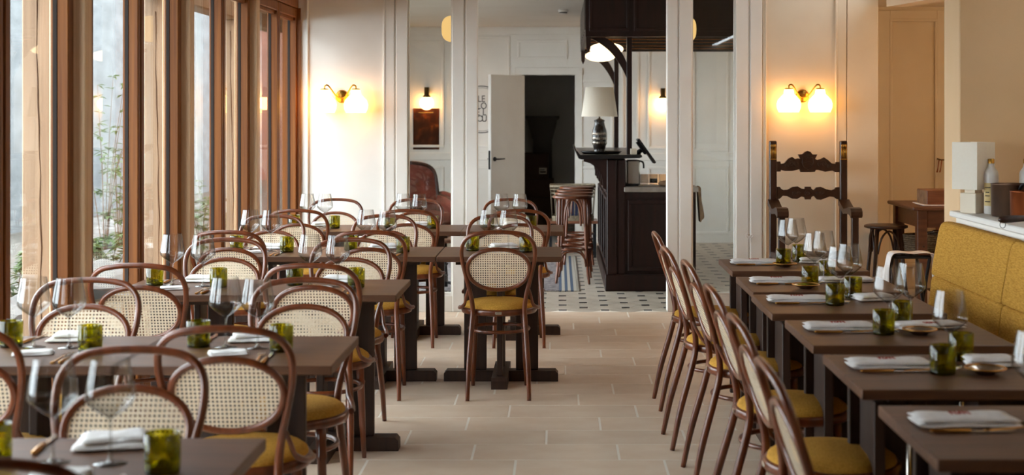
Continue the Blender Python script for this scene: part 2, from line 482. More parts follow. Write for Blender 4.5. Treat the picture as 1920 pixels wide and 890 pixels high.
# ------------------------------------------------------------------ bar room shell
YF = 17.2
wf = structure('wall_far')
dx0, dx1, dzt = wx(980, YF), wx(1078, YF), 2.03
MB().box(-2.5, dx0, YF, YF + .12, 0, 2.61).build('wall_panel', WHITE, wf)
MB().box(dx1, 2.2, YF, YF + .12, 0, 2.61).build('wall_panel', WHITE, wf)
MB().box(dx0, dx1, YF, YF + .12, dzt, 2.61).build('wall_panel', WHITE, wf)
FX = lambda px: wx(px, YF)
FZ = lambda py: wz(py, YF)
MB().box(-2.5, 2.2, YF - .02, YF, FZ(65), 2.61, b=.004).build('cornice', WHITE, wf)
MB().box(-2.5, dx0 - .08, YF - .022, YF, FZ(300), FZ(286), b=.005).build('dado_rail', WHITE, wf)
MB().box(dx1 + .08, 2.2, YF - .022, YF, FZ(301), FZ(287), b=.005).build('dado_rail', WHITE, wf)
MB().box(-2.5, dx0 - .08, YF - .016, YF, 0, .14, b=.004).build('skirting', WHITE, wf)
MB().box(dx1 + .08, 2.2, YF - .016, YF, 0, .14, b=.004).build('skirting', WHITE, wf)
for x0, x1, y0, y1 in ((690, 833, 76, 276), (690, 833, 312, 435), (855, 956, 68, 276), (860, 956, 312, 435),
                       (970, 1064, 75, 111), (1082, 1150, 150, 280), (1082, 1150, 312, 435), (1090, 1160, 75, 111),
                       (1165, 1198, 75, 280), (1214, 1290, 75, 280), (1214, 1290, 312, 435), (1298, 1366, 75, 284), (1298, 1366, 312, 440)):
    m_ = MB(); moulding(m_, FX(x0), FX(x1), FZ(y1), FZ(y0), YF, .03, .018)
    m_.build('moulding', WHITE, wf)
m_ = MB()
m_.box(dx0 - .09, dx0, YF - .02, YF, 0, dzt + .09, b=.004); m_.box(dx1, dx1 + .09, YF - .02, YF, 0, dzt + .09, b=.004)
m_.box(dx0 - .09, dx1 + .09, YF - .026, YF, dzt, dzt + .09, b=.004); m_.build('door_casing', WHITE, wf)
MB().box(2.12, 2.24, 11.26, 17.2, 0, 2.61).build('wall_far_right', WHITE, None, 'structure')
wfl = structure('wall_far_left')
for a in ((11.26, 11.4, 0, 2.61), (15.4, 17.2, 0, 2.61), (11.4, 15.4, 0, .1), (11.4, 15.4, 2.54, 2.61)):
    MB().box(-2.62, -2.5, a[0], a[1], a[2], a[3]).build('wall_section', WHITE, wfl)
wn = structure('window_6')
m_ = MB()
for a in ((11.4, 11.46, .1, 2.54), (15.34, 15.4, .1, 2.54), (13.37, 13.43, .16, 2.48)): m_.box(-2.6, -2.53, a[0], a[1], a[2], a[3])
m_.box(-2.6, -2.53, 11.46, 15.34, .1, .16); m_.box(-2.6, -2.53, 11.46, 15.34, 2.48, 2.54)
m_.build('window_frame', OAK, wn)
for a in ((11.46, 13.37), (13.43, 15.34)): MB().box(-2.57, -2.564, a[0], a[1], .16, 2.48).build('glass_pane', PANE, wn)
# dark room through the doorway
dr = structure('wall_dark_room')
MB().box(-1.6, 1.6, 19.6, 19.7, 0, 2.61).build('wall_section', DARKWALL, dr)
MB().box(-1.7, -1.6, YF + .12, 19.7, 0, 2.61).build('wall_section', DARKWALL, dr)
MB().box(1.6, 1.7, YF + .12, 19.7, 0, 2.61).build('wall_section', DARKWALL, dr)
MB().box(-1.6, 1.6, YF + .121, 19.6, -.02, 0).build('floor', DARKWALL, None, 'structure')
# the white door standing open
d_ang = math.atan2(16.62 - 17.15, -.822 - dx0)
dw = math.hypot(16.62 - 17.15, -.822 - dx0)
door = structure('door_1', (dx0 + .01, 17.15, 0)); door.rotation_euler = (0, 0, d_ang)
MB().box(0, dw, -.022, .022, .01, dzt - .01, b=.004).build('door_leaf', WHITE, door)
lockz = wz(300, 16.6)
MB().box(dw - .002, dw + .004, -.014, .014, lockz - .11, lockz + .11, b=.002).build('lock_plate', IRON, door)
for sgn in (-1, 1):
    y = sgn * .022
    hb = MB()
    hb.tube([(dw - .065, y, lockz + .01), (dw - .065, y + sgn * .012, lockz + .01)], .026, 16)
    hb.tube([(dw - .065, y + sgn * .01, lockz + .01), (dw - .065, y + sgn * .05, lockz + .01), (dw - .085, y + sgn * .055, lockz + .01), (dw - .19, y + sgn * .055, lockz + .012)], [.009, .009, .009, .007], 8)
    hb.build('door_handle', IRON, door)

# ------------------------------------------------------------------ window wall
XG, XS, XP = -2.11, -2.05, -2.005
wl = structure('wall_left')
MB().box(-2.2, -2.04, -2, 11.14, 2.375, 2.52, b=.005).build('lintel_board', OAK, wl)
MB().box(-2.2, -2.05, -2, 11.14, 2.52, 2.75).build('wall_section', CREAM, wl)
MB().box(-2.2, -2.05, -2, 2.59, 0, 2.375).build('wall_section', CREAM, wl)
MB().box(-2.2, -2.0, -2, 11.14, -.05, .02).build('threshold', OAK, wl)
MB().box(-2.16, -2.02, 11.115, 11.139, 0, 2.375).build('corner_trim', OAK, wl)
k = 0
for i in range(2, 7):
    yp = -.8 + 1.715 * i
    MB().box(-2.16, XP, yp - .035, yp + .05, 0, 2.375, b=.004).build('post', OAKLIGHT, wl)
    w = structure('window_%d' % (i - 1))
    for (s0, g0, g1, s1) in ((yp + .075, yp + .205, yp + .87, yp + .905), (yp + .925, yp + .975, yp + 1.60, yp + 1.665)):
        fr = MB()
        fr.box(-2.126, XS, s0, g0, .03, 2.37, b=.004); fr.box(-2.126, XS, g1, s1, .03, 2.37, b=.004)
        fr.box(-2.126, XS, g0, g1, 2.30, 2.37, b=.004); fr.box(-2.126, XS, g0, g1, .03, .25, b=.004)
        fr.build('sash_frame', OAK, w)
        bd_ = MB()
        bd_.box(-2.10, -2.07, g0, g1, 2.275, 2.30, b=.003); bd_.box(-2.10, -2.07, g0, g1, .25, .265, b=.003)
        bd_.build('glazing_bead', OAK, w)
        gk = MB()
        gk.box(-2.114, -2.098, g1 - .004, g1 + .001, .25, 2.30); gk.box(-2.114, -2.098, g0 - .001, g0 + .004, .25, 2.30)
        gk.build('gasket', GASKET, w)
        MB().box(XG - .003, XG + .003, g0, g1, .25, 2.30).build('glass_pane', PANE, w)
    MB().box(-2.13, -2.075, yp + .905, yp + .925, .03, 2.37).build('meeting_rebate', OAK, w)

# ------------------------------------------------------------------ outside the windows
MB().box(-16, -2.2, -6, 42, -.25, -.08).build('ground', GRAVEL, None, 'structure')
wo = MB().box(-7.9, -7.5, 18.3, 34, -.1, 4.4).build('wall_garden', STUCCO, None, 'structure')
MB().box(-12, -5.5, 36, 40, -.1, 9).build('exterior_house', PINK, None, 'structure')
pm = None
for i, y in enumerate((2.95, 5.02, 7.10, 9.17, 11.24)):
    t = thing('veranda_post', (-2.575, y - .0, -.08), ['', '', '', '', ''][i] or 'x', 'post', 'veranda posts')
    if pm is None:
        p1 = MB().box(-.078, .078, -.078, .078, 0, 2.37, b=.008).build('timber_shaft', OAKPALE, t)
        c = MB(); rr = random.Random(3)
        pts = [(.008 + .012 * math.sin(z * 2.1) + rr.uniform(-.004, .004), -.0785, z) for z in [j * .12 for j in range(1, 20)]]
        c.tube(pts, [.0015 + .0035 * abs(math.sin(j * .6)) for j in range(len(pts))], 5)
        pm = (p1, c.build('drying_crack', CRACK, t))
    else:
        for s in pm:
            o = s.copy(); COL.objects.link(o); o.parent = t
    t['label'] = ['pale oak veranda post outside the window nearest the camera',
                  'pale oak veranda post outside, second from the camera',
                  'cracked pale oak veranda post outside, behind the second row chairs',
                  'pale oak veranda post outside, behind the third row chairs',
                  'pale oak veranda post outside, last before the back wall'][i]
MB().box(-2.66, -2.50, 1.5, 13, 2.29, 2.5, b=.01).build('veranda_beam', OAKPALE, None, 'structure')

def leafy(name, loc, h, w, n, label, seed, stems=7):
    r = random.Random(seed)
    t = thing(name, loc, label, 'plant')
    st, lv = MB(), MB()
    for s in range(stems):
        a = r.uniform(0, 6.28); sp = r.uniform(.2, 1) * w
        pts = cr([(0, 0, 0), (.35 * sp * math.cos(a), .35 * sp * math.sin(a), h * .5), (sp * math.cos(a), sp * math.sin(a), h * r.uniform(.7, 1))], 5)
        st.tube(pts, [.006 - .004 * j / len(pts) for j in range(len(pts))], 5)
        for q in range(n // stems):
            p = pts[r.randrange(2, len(pts))]
            aa, el, ln = r.uniform(0, 6.28), r.uniform(-.4, .6), r.uniform(.06, .12)
            d = Vector((math.cos(aa) * math.cos(el), math.sin(aa) * math.cos(el), math.sin(el)))
            sd = d.cross(Vector((0, 0, 1))).normalized() * ln * .2
            vs = [lv.bm.verts.new(p + o) for o in (Vector(), d * ln * .45 + sd, d * ln + Vector((0, 0, -.02)), d * ln * .45 - sd)]
            lv.bm.faces.new(vs)
    st.build('stem', TWIG, t, 'stuff'); lv.build('foliage', LEAF, t, 'stuff')
for i, (px, Y, h, w, n, lab) in enumerate((
        (196, 14.6, 2.1, .42, 260, 'tall wispy garden plant outside, seen against the pale wall'),
        (222, 15.4, 1.2, .4, 320, 'shorter leafy shrub beside the tall wispy plant outside'),
        (30, 11.0, .75, .35, 360, 'leafy garden shrub outside, beside the cracked veranda post'),
        (205, 13.2, .6, .45, 520, 'low spreading plant among the garden rocks outside'),
        (378, 16.0, .9, .4, 320, 'small shrub outside, seen through the third row window'))):
    leafy('garden_shrub', (wx(px, Y), Y, -.08), h, w, n, lab, 20 + i, 8)
for i, (px, Y, s) in enumerate(((192, 12.6, .3), (215, 12.9, .24), (228, 13.6, .34), (34, 10.4, .26), (190, 16.6, .38))):
    r = random.Random(50 + i)
    m_ = MB(); bmesh.ops.create_icosphere(m_.bm, subdivisions=2, radius=1)
    for v in m_.bm.verts: v.co = Vector((v.co.x * s * 1.2, v.co.y * s, v.co.z * s * .7)) * (1 + r.uniform(-.16, .16))
    o = m_.build('garden_rock', ROCK); o.location = (wx(px, Y), Y, -.08 + s * .4)
    tag(o, ['squat grey rock outside, nearest the window in the bed', 'small grey rock outside between two larger ones',
            'large grey rock outside at the far side of the bed', 'grey rock outside by the cracked veranda post',
            'largest grey rock outside, farthest back in the bed'][i], 'rock', 'garden rocks')

# ------------------------------------------------------------------ dining chair
BASE_L = 'bentwood cane-back chair'
def make_chair():
    t = thing('dining_chair', (0, 0, 0), '', 'chair')
    half = [(.166, -.27, 0), (.160, -.232, .18), (.147, -.176, .38), (.141, -.158, .47), (.150, -.166, .55), (.176, -.196, .66), (.197, -.228, .76),
            (.192, -.255, .84), (.150, -.273, .888), (.078, -.281, .905)]
    full = half + [(0, -.283, .909)] + [(-x, y, z) for x, y, z in half[::-1]]
    pts = cr(full, 5)
    rad = [.0115 + .0035 * min(1, max(0, (.62 - p.z) / .2)) - .004 * min(1, max(0, (.2 - p.z) / .2)) for p in pts]
    MB().tube(pts, rad, 10).build('back_hoop', BENT, t)
    def yl(z): # lean of the back plane
        k = [(p[2], p[1]) for p in half]
        for (z0, y0), (z1, y1) in zip(k, k[1:]):
            if z0 <= z <= z1: return y0 + (y1 - y0) * (z - z0) / (z1 - z0)
        return k[-1][1]
    RX, RZ, ZC = .168, .113, .700
    def ov(a, f=1.0):
        c, s = math.cos(a), math.sin(a)
        z = ZC + RZ * f * math.copysign(abs(s) ** .95, s)
        w = 1 + .05 * s
        return Vector((RX * w * f * math.copysign(abs(c) ** .92, c), yl(z), z))
    MB().tube([ov(2 * math.pi * i / 40) for i in range(40)], .0115, 10, True).build('back_ring', BENT, t)
    # cane: a lattice of square cells, each pierced by an eight-sided hole
    cb = MB(); bm = cb.bm; p = .0128; hr = .0036; vc = {}
    def V(x, z):
        k = (round(x, 5), round(z, 5))
        if k not in vc: vc[k] = bm.verts.new((x, yl(z) - .001, z))
        return vc[k]
    nx, nz = 14, 10
    for i in range(-nx, nx):
        for j in range(-nz, nz):
            x0, z0 = i * p, ZC + j * p
            xc, zc = x0 + p / 2, z0 + p / 2
            if (xc / RX) ** 2 + ((zc - ZC) / RZ) ** 2 > 1.0: continue
            c4 = [V(x0, z0), V(x0 + p, z0), V(x0 + p, z0 + p), V(x0, z0 + p)]
            h = [bm.verts.new((xc + hr * math.cos(q), yl(zc) - .001, zc + hr * math.sin(q))) for q in [math.pi * (-.75 - .125 + .25 * n) for n in range(8)]]
            for s in range(4):
                a, b = c4[s], c4[(s + 1) % 4]
                h0, h1, h2, h3 = h[2 * s], h[2 * s + 1], h[(2 * s + 2) % 8], h[(2 * s + 3) % 8]
                bm.faces.new((a, b, h2, h1)); bm.faces.new((a, h1, h0))
    cb.build('cane_panel', CANE, t)
    MB().lathe([(.170, .443), (.207, .443), (.211, .452), (.211, .468), (.205, .476), (.170, .476)], 40, (0, .02, 0)).build('seat_ring', BENT, t)
    MB().lathe([(.0, .45), (.196, .45), (.199, .474), (.195, .488), (.175, .502), (.13, .511), (.06, .516), (0, .517)], 40, (0, .02, 0)).build('seat_cushion', MUSTARD, t)
    for s in (-1, 1):
        MB().tube([(s * .135, .15, .455), (s * .137, .152, .40), (s * .1385, .153, .355), (s * .139, .154, .345), (s * .14, .155, .33), (s * .146, .165, .15), (s * .152, .176, 0)],
                  [.019, .0185, .0175, .021, .0165, .0145, .0105], 12).build('front_leg', BENT, t)
        MB().tube(cr([(s * .160, -.180, .60), (s * .176, -.158, .55), (s * .186, -.13, .505), (s * .205, -.09, .482), (s * .217, -.04, .472), (s * .218, .0, .470)], 4), [.008] * 9 + [.010] * 8 + [.011] * 4, 8).build('side_brace', BENT, t)
    MB().tube([(.165 * math.cos(a), .0 + .165 * math.sin(a), .352) for a in [2 * math.pi * i / 32 for i in range(32)]], .0095, 8, True).build('leg_ring', BENT, t)
    MB().box(-.017, .017, -.194, -.190, .452, .468, b=.002).build('metal_badge', STEEL, t)
    return t
proto('chair', make_chair())

# ------------------------------------------------------------------ tables
def make_table(style):
    t = thing('dining_table', (0, 0, 0), '', 'table')
    W, D = .35, .305
    MB().box(-W, W, -D, D, .715, .745, b=.0035, seg=2).build('tabletop', TABLE, t)
    MB().box(-W + .1, W - .1, -D + .1, D - .1, .69, .715).build('top_batten', TABLEB, t)
    if style == 'left':
        MB().prism([(-.33, 0), (.33, 0), (.33, .045), (.315, .062), (-.315, .062), (-.33, .045)], -.045, .045).build('base_beam', TABLEB, t)
        MB().prism([(-.29, 0), (.29, 0), (.29, .045), (.275, .062), (-.275, .062), (-.29, .045)], -.045, .045, 'x').build('base_beam', TABLEB, t)
        for s in (-1, 1):
            MB().box(s * .085, s * .215, -.016, .016, .062, .69, b=.003).build('pedestal_plank', TABLEB, t)
            MB().box(-.016, .016, s * .085, s * .215, .062, .69, b=.003).build('pedestal_plank', TABLEB, t)
    else:
        for s in (-1, 1):
            MB().prism([(-.27, 0), (.27, 0), (.27, .05), (.25, .065), (-.25, .065), (-.27, .05)], s * .22 - .05, s * .22 + .05, 'x').build('base_beam', TABLEB, t)
            MB().box(s * .20 - .12, s * .20 + .12, .02, .05, .065, .69, b=.003).build('pedestal_plank', TABLEB, t)
            MB().box(s * .275 - .017, s * .275 + .017, -.2, .0, .065, .69, b=.003).build('pedestal_plank', TABLEB, t)
        MB().tube([(-.19, -.2, .05), (-.19, -.2, .69)], .008, 10).build('steel_rod', STEEL, t)
        MB().tube([(.19, -.2, .05), (.19, -.2, .69)], .008, 10).build('steel_rod', STEEL, t)
    return t
proto('ltable', make_table('left')); proto('rtable', make_table('right'))

# ------------------------------------------------------------------ things on the tables
def make_wine():
    t = thing('wine_glass', (0, 0, 0), '', 'glass')
    MB().lathe([(0, .0055), (.012, .005), (.037, .0012), (.038, 0), (0, 0)], 32).build('foot', CLEAR, t)
    MB().lathe([(.011, .0052), (.0055, .012), (.0038, .03), (.0036, .07), (.0042, .098), (.009, .106)], 14).build('stem', CLEAR, t)
    pr = cr([(.0, .105), (.010, .1065), (.032, .121), (.052, .140), (.0555, .152), (.0535, .172), (.048, .203), (.0415, .238)], 4)
    MB().lathe([(max(p.x, 0), p.y) for p in [Vector((q[0], q[1])) for q in pr]], 40).build('bowl', CLEAR, t)
    return t
def make_tumbler():
    t = thing('glass_tumbler', (0, 0, 0), '', 'glass')
    MB().lathe([(.0385, .012), (.0395, .03), (.040, .088), (.0385, .0895), (.037, .088), (.0363, .03), (.035, .016)], 36).build('glass_wall', GREEN, t)
    MB().lathe([(0, .003), (.03, .0), (.0375, .002), (.0387, .012), (.036, .016), (.028, .012), (.014, .026), (0, .032)], 36).build('thick_base', GREENB, t)
    return t
def cloth_box(mb, w, d, z0, z1, seed, nx=14, ny=10, e=.45):
    """A soft folded-cloth slab: rounded edges, slightly uneven top."""
    r = random.Random(seed); ph = [r.uniform(0, 6.28) for _ in range(4)]
    bm = mb.bm
    top, bot = {}, {}
    for i in range(nx + 1):
        for j in range(ny + 1):
            u, v = 2 * i / nx - 1, 2 * j / ny - 1
            edge = (max(0, 1 - abs(u) ** 14) * max(0, 1 - abs(v) ** 8)) ** e
            x = u * w / 2 * (1 + .012 * math.sin(3 * v + ph[0])); y = v * d / 2 * (1 + .015 * math.sin(4 * u + ph[1]))
            zz = z0 + (z1 - z0) * (.45 + .55 * edge) + .0016 * math.sin(5 * u + ph[2]) * math.sin(3 * v + ph[3])
            top[i, j] = bm.verts.new((x, y, zz)); bot[i, j] = bm.verts.new((x, y, z0 + (z1 - z0) * .4 * (1 - edge)))
    for i in range(nx):
        for j in range(ny):
            for g_, q in ((top, 1), (bot, 0)):
                f = [g_[i, j], g_[i + 1, j], g_[i + 1, j + 1], g_[i, j + 1]]
                fc = bm.faces.new(f if q else f[::-1]); fc.smooth = True
    rim = [(i, 0) for i in range(nx)] + [(nx, j) for j in range(ny)] + [(i, ny) for i in range(nx, 0, -1)] + [(0, j) for j in range(ny, 0, -1)]
    for a, b in zip(rim, rim[1:] + rim[:1]):
        fc = bm.faces.new((top[a], top[b], bot[b], bot[a])); fc.smooth = True
def make_napkin(kind):
    t = thing('folded_napkin', (0, 0, 0), '', 'napkin')
    if kind == 'long':   # folded lengthwise with an embroidered corner
        m_ = MB(); cloth_box(m_, .262, .128, 0, .011, 3); m_.build('lower_fold', LINEN, t)
        m_ = MB(); cloth_box(m_, .258, .12, .0095, .021, 5); m_.xf(Matrix.Translation((0, .006, 0))); m_.build('upper_fold', LINEN, t)
        e_ = MB(); r = random.Random(8)
        for row in range(2):
            for q in range(5):
                x = -.028 + q * .011 + r.uniform(-.002, .002); y = .032 - row * .02
                e_.box(x, x + r.uniform(.005, .009), y, y + r.uniform(.008, .014), .0206, .0222)
        e_.build('embroidery', REDTHREAD, t)
    else:                # soft fold
        m_ = MB(); cloth_box(m_, .17, .13, 0, .014, 11); m_.build('lower_fold', LINEN, t)
        m_ = MB(); cloth_box(m_, .155, .11, .012, .028, 13, e=.7); m_.xf(Matrix.Translation((.006, .008, 0)) @ Matrix.Rotation(.12, 4, 'Z')); m_.build('upper_fold', LINEN, t)
    return t
def make_card():
    t = thing('folded_napkin', (0, 0, 0), '', 'napkin')
    m_ = MB(); cloth_box(m_, .13, .085, 0, .008, 21); m_.build('lower_fold', LINEN, t)
    m_ = MB(); cloth_box(m_, .122, .07, .007, .013, 22); m_.xf(Matrix.Rotation(.08, 4, 'Z')); m_.build('upper_fold', LINEN, t)
    return t
def make_knife():
    t = thing('table_knife', (0, 0, 0), '', 'knife')
    MB().tube([(0, 0, .006), (.01, 0, .006), (.05, 0, .006), (.095, 0, .006), (.102, 0, .006)], [.004, .0065, .0075, .006, .0045], 10, flat=.75).build('handle', GOLD, t)
    MB().prism([(.10, -.004), (.115, -.009), (.19, -.0085), (.212, -.002), (.214, .004), (.10, .004)], .003, .0055, 'z').build('blade', STEEL, t)
    return t
def make_fork():
    t = thing('table_fork', (0, 0, 0), '', 'fork')
    MB().tube([(0, 0, .004), (.02, 0, .005), (.07, 0, .006), (.115, 0, .008)], [.0065, .006, .0045, .0035], 8, flat=.5).build('handle', GOLD, t)
    h = MB(); h.prism([(.115, -.003), (.130, -.011), (.148, -.0115), (.148, .0115), (.130, .011), (.115, .003)], .006, .0085, 'z')
    for k in (-1, -.34, .34, 1): h.tube([(.147, k * .0098, .007), (.17, k * .0098, .005), (.192, k * .0092, .008)], [.0018, .0018, .001], 6)
    h.build('tines', STEEL, t)
    return t
def make_dish():
    t = thing('silver_dish', (0, 0, 0), '', 'dish')
    MB().lathe([(0, .001), (.026, 0), (.03, .004), (.05, .013), (.062, .019), (.061, .021), (.05, .0165), (.028, .007), (0, .006)], 36).build('bowl', STEEL, t)
    r_ = MB(); r_.tube([(.0615 * math.cos(a), .0615 * math.sin(a), .020) for a in [2 * math.pi * i / 40 for i in range(40)]], .0022, 6, True); r_.build('beaded_rim', GOLD, t)
    return t
for key, fn in (('wine', make_wine), ('tumbler', make_tumbler), ('dish', make_dish), ('knife', make_knife), ('fork', make_fork), ('card', make_card)): proto(key, fn())
proto('nlong', make_napkin('long')); proto('nsoft', make_napkin('soft'))

# ------------------------------------------------------------------ left-hand rows, counted from the camera
TZ = .745
PI = math.pi
rj = random.Random(4)
rows = [('nearest', 3.17, ((-1.06, 'aisle'),)),
        ('second', 4.78, ((-1.70, 'window'), (-1.06, 'aisle'))),
        ('third', 6.55, ((-1.70, 'window'), (-1.06, 'aisle'))),
        ('fourth', 8.26, ((-1.72, 'window'), (-1.04, 'middle'), (-.335, 'aisle'))),
        ('farthest', 10.0, ((-1.70, 'window'), (-1.02, 'middle'), (-.32, 'aisle')))]
near_x = {('nearest', 'aisle'): -1.03, ('second', 'window'): -1.79, ('second', 'aisle'): -.985, ('third', 'window'): -1.77, ('third', 'aisle'): -1.03,
          ('fourth', 'window'): -1.78, ('fourth', 'middle'): -1.03, ('fourth', 'aisle'): -.333, ('farthest', 'window'): -1.73, ('farthest', 'middle'): -1.0, ('farthest', 'aisle'): -.27}
far_x = {('nearest', 'aisle'): -1.14, ('second', 'window'): -1.78, ('second', 'aisle'): -.965, ('third', 'window'): -1.66, ('third', 'aisle'): -1.055,
         ('fourth', 'window'): -1.79, ('fourth', 'middle'): -1.08, ('fourth', 'aisle'): -.36, ('farthest', 'window'): -1.665, ('farthest', 'middle'): -1.07, ('farthest', 'aisle'): -.36}
for rn, yc, tabs in rows:
    for xc, cn in tabs:
        tp = f'{rn}-row {cn} table'
        wtab = 1.0
        x0 = xc
        if cn == 'window': # the window-side tops are a little narrower so that they clear the posts
            right = xc + .32 if len(tabs) == 2 else xc + .327
            wtab = (right + 1.995) / .70; x0 = right - .35 * wtab
        elif len(tabs) == 2 or rn == 'nearest': x0 = -1.065
        place('ltable', (x0, yc, 0), 0, f'brown wooden pedestal table, {rn} row from the camera, {"beside the window" if cn == "window" else ("beside the aisle" if cn == "aisle" else "between two others")}', 'table', 'tables in the window rows', (wtab, 1, 1) if wtab != 1.0 else None)
        k = (rn, cn)
        place('chair', (near_x[k], yc - .34, 0), rj.uniform(-.04, .04), f'{BASE_L} at the {tp}, its back towards the camera', 'chair', 'cane-back chairs at the window rows')
        place('chair', (far_x[k], yc + .34, 0), PI + rj.uniform(-.05, .05), f'{BASE_L} across the {tp}, facing the camera', 'chair', 'cane-back chairs at the window rows')
        j = lambda s=.012: rj.uniform(-s, s)
        place('wine', (xc - .085 + j(), yc + .07 + j(.02), TZ), rj.uniform(0, 6), f'empty clear wine glass on the {tp}, nearer the window', 'wine glass', 'wine glasses on the window rows')
        place('wine', (xc + .048 + j(), yc + .03 + j(.02), TZ), rj.uniform(0, 6), f'empty clear wine glass on the {tp}, farther from the window', 'wine glass', 'wine glasses on the window rows')
        tx = xc + .135 if rn != 'nearest' else xc + .18
        place('tumbler', (tx + j(), yc - .03 + j(), TZ), rj.uniform(0, 6), f'olive green glass tumbler on the {tp}, nearer the aisle', 'tumbler', 'green tumblers on the window rows')
        place('tumbler', (xc - .17 + j() - (.045 if rn == 'nearest' else 0), yc + .06 + j(), TZ), rj.uniform(0, 6), f'olive green glass tumbler on the {tp}, nearer the window', 'tumbler', 'green tumblers on the window rows')
        place('nsoft', (xc + .0 + j(), yc + .215 + j(.008), TZ), rj.uniform(-.3, .3), f'white folded linen napkin at the far side of the {tp}', 'napkin', 'napkins on the window rows')
        place('card', (xc - .035 + j(), yc - .075 + j(), TZ), rj.uniform(.2, .5), f'small flat white napkin in the middle of the {tp}', 'napkin', 'napkins on the window rows')
        place('knife', (xc - .155 + j(.006), yc + .12, TZ), PI / 2 + rj.uniform(-.08, .2), f'gold-handled knife on the {tp}, at its far side', 'knife', 'cutlery on the window rows')
        place('knife', (xc + .125 + j(.006), yc - .28, TZ), PI / 2 + rj.uniform(-.1, .1), f'gold-handled knife on the {tp}, at its near side', 'knife', 'cutlery on the window rows')
        place('fork', (xc + .095 + j(.004), yc - .275, TZ), PI / 2 + rj.uniform(-.1, .1), f'gold-handled fork on the {tp}, at its near side', 'fork', 'cutlery on the window rows')

# ------------------------------------------------------------------ right-hand tables along the banquette, counted from the camera
ords = ['nearest', 'second', 'third', 'fourth', 'fifth', 'farthest']
ry = [3.56, 4.39, 5.18, 5.97, 6.66, 7.52]
rxl = [.867, .870, .870, .848, .866, .878]
cy_ = [3.57, 4.39, 5.18, 6.06, 6.70, 7.56]
hx = [.52, .546, .553, .545, .505, .516]
for i in range(6):
    o_, y, xl = ords[i], ry[i], rxl[i]
    tp = f'{o_} banquette table'
    place('rtable', (xl + .35, y, 0), 0, f'brown wooden table along the mustard banquette, {o_} from the camera' if i else 'brown wooden table along the mustard banquette, nearest the camera', 'table', 'tables along the banquette')
    place('chair', (hx[i] + .275, cy_[i], 0), -PI / 2 + [.02, .035, .04, .05, .055, .035][i], f'{BASE_L} on the aisle side of the {tp}', 'chair', 'cane-back chairs opposite the banquette')
    place('nlong', (xl + .17, y + .08, TZ), rj.uniform(-.05, .05), f'white folded napkin with red embroidery, aisle side of the {tp}', 'napkin', 'embroidered napkins on the banquette tables')
    place('nsoft' if i % 2 else 'nlong', (xl + .50 + (.03 if i == 0 else 0), y + .12, TZ), PI + rj.uniform(-.2, .2), f'white folded napkin on the banquette side of the {tp}', 'napkin', 'napkins on the banquette side')
    place('knife', (xl + .055, y - .03, TZ), rj.uniform(-.03, .03), f'gold-handled knife below the napkin on the {tp}', 'knife', 'cutlery on the banquette tables')
    place('fork', (xl + .19, y - .024, TZ), .22 + rj.uniform(-.05, .05), f'gold-handled fork below the napkin on the {tp}', 'fork', 'cutlery on the banquette tables')
    if i:
        place('tumbler', (xl + .30, y - .055, TZ), rj.uniform(0, 6), f'olive green glass tumbler on the {tp}, nearer the camera', 'tumbler', 'green tumblers on the banquette tables')
        place('tumbler', (xl + .425, y + .19, TZ), rj.uniform(0, 6), f'olive green glass tumbler on the {tp}, farther from the camera', 'tumbler', 'green tumblers on the banquette tables')
    if i in (1, 2): place('dish', (xl + .43, y - .055, TZ), 0, f'shallow silver dish on the {tp}', 'dish', 'silver dishes on the banquette tables')
    if i in (4, 5): place('dish', (xl + (.26 if i == 4 else .30), y - (.17 if i == 4 else .1), TZ), 0, f'shallow silver dish on the {tp}', 'dish', 'silver dishes on the banquette tables')
    if i == 0: place('wine', (1.215, 3.64, TZ), 0, 'empty clear wine glass on the nearest banquette table', 'wine glass', 'wine glasses on the banquette tables')
    elif i == 1: place('wine', (1.232, 4.48, TZ), 0, 'large empty wine glass standing alone on the second banquette table', 'wine glass', 'wine glasses on the banquette tables')
    else:
        place('wine', (xl + .335, y + .02, TZ), rj.uniform(0, 6), f'empty wine glass on the {tp}, nearer the chair', 'wine glass', 'wine glasses on the banquette tables')
        place('wine', (xl + (.445 if i == 2 else .40), y + .14, TZ), rj.uniform(0, 6), f'empty wine glass on the {tp}, nearer the banquette', 'wine glass', 'wine glasses on the banquette tables')
def salt(x, y, lab):
    t = thing('butter_knife', (x, y, TZ), lab, 'knife')
    MB().tube([(0, 0, .006), (.03, 0, .006)], .006, 8).build('handle', LINEN, t)
    return t

# ------------------------------------------------------------------ banquette
bq = thing('banquette', (1.5, 7.15, 0), 'long mustard upholstered banquette with panelled back along the low wall', 'banquette')
MB().box(.02, .46, -9, 0, 0, .34).build('plinth', TABLEB, bq)
seams = [0, -1.13, -2.28, -3.43, -4.58, -5.73, -6.88, -8.0]
def slab(name, prof, y0, y1, m):
    """Rounded cushion: profile in x,z swept along y with softened ends."""
    mb = MB(); bm = mb.bm; cx = sum(p[0] for p in prof) / len(prof); cz = sum(p[1] for p in prof) / len(prof)
    P = cr([(p[0], p[1], 0) for p in prof], 3, True); rings = []
    L = y1 - y0
    for t_, s_ in ((0, .93), (.012, .975), (.03, .995), (.06, 1), (L / 2, 1.0), (L - .06, 1), (L - .03, .995), (L - .012, .975), (L, .93)):
        rings.append([bm.verts.new((cx + (p.x - cx) * s_, y0 + t_, cz + (p.y - cz) * s_)) for p in P])
    for A, B in zip(rings, rings[1:]):
        for q in range(len(P)):
            f = bm.faces.new((A[q], A[(q + 1) % len(P)], B[(q + 1) % len(P)], B[q])); f.smooth = True
    bm.faces.new(rings[0]); bm.faces.new(rings[-1][::-1])
    return mb.build(name, m, bq)
up = [(.375, .735), (.37, .76), (.395, .9), (.41, .975), (.425, 1.0), (.45, 1.005), (.475, 1.0), (.48, .97), (.475, .76), (.47, .735), (.42, .73)]
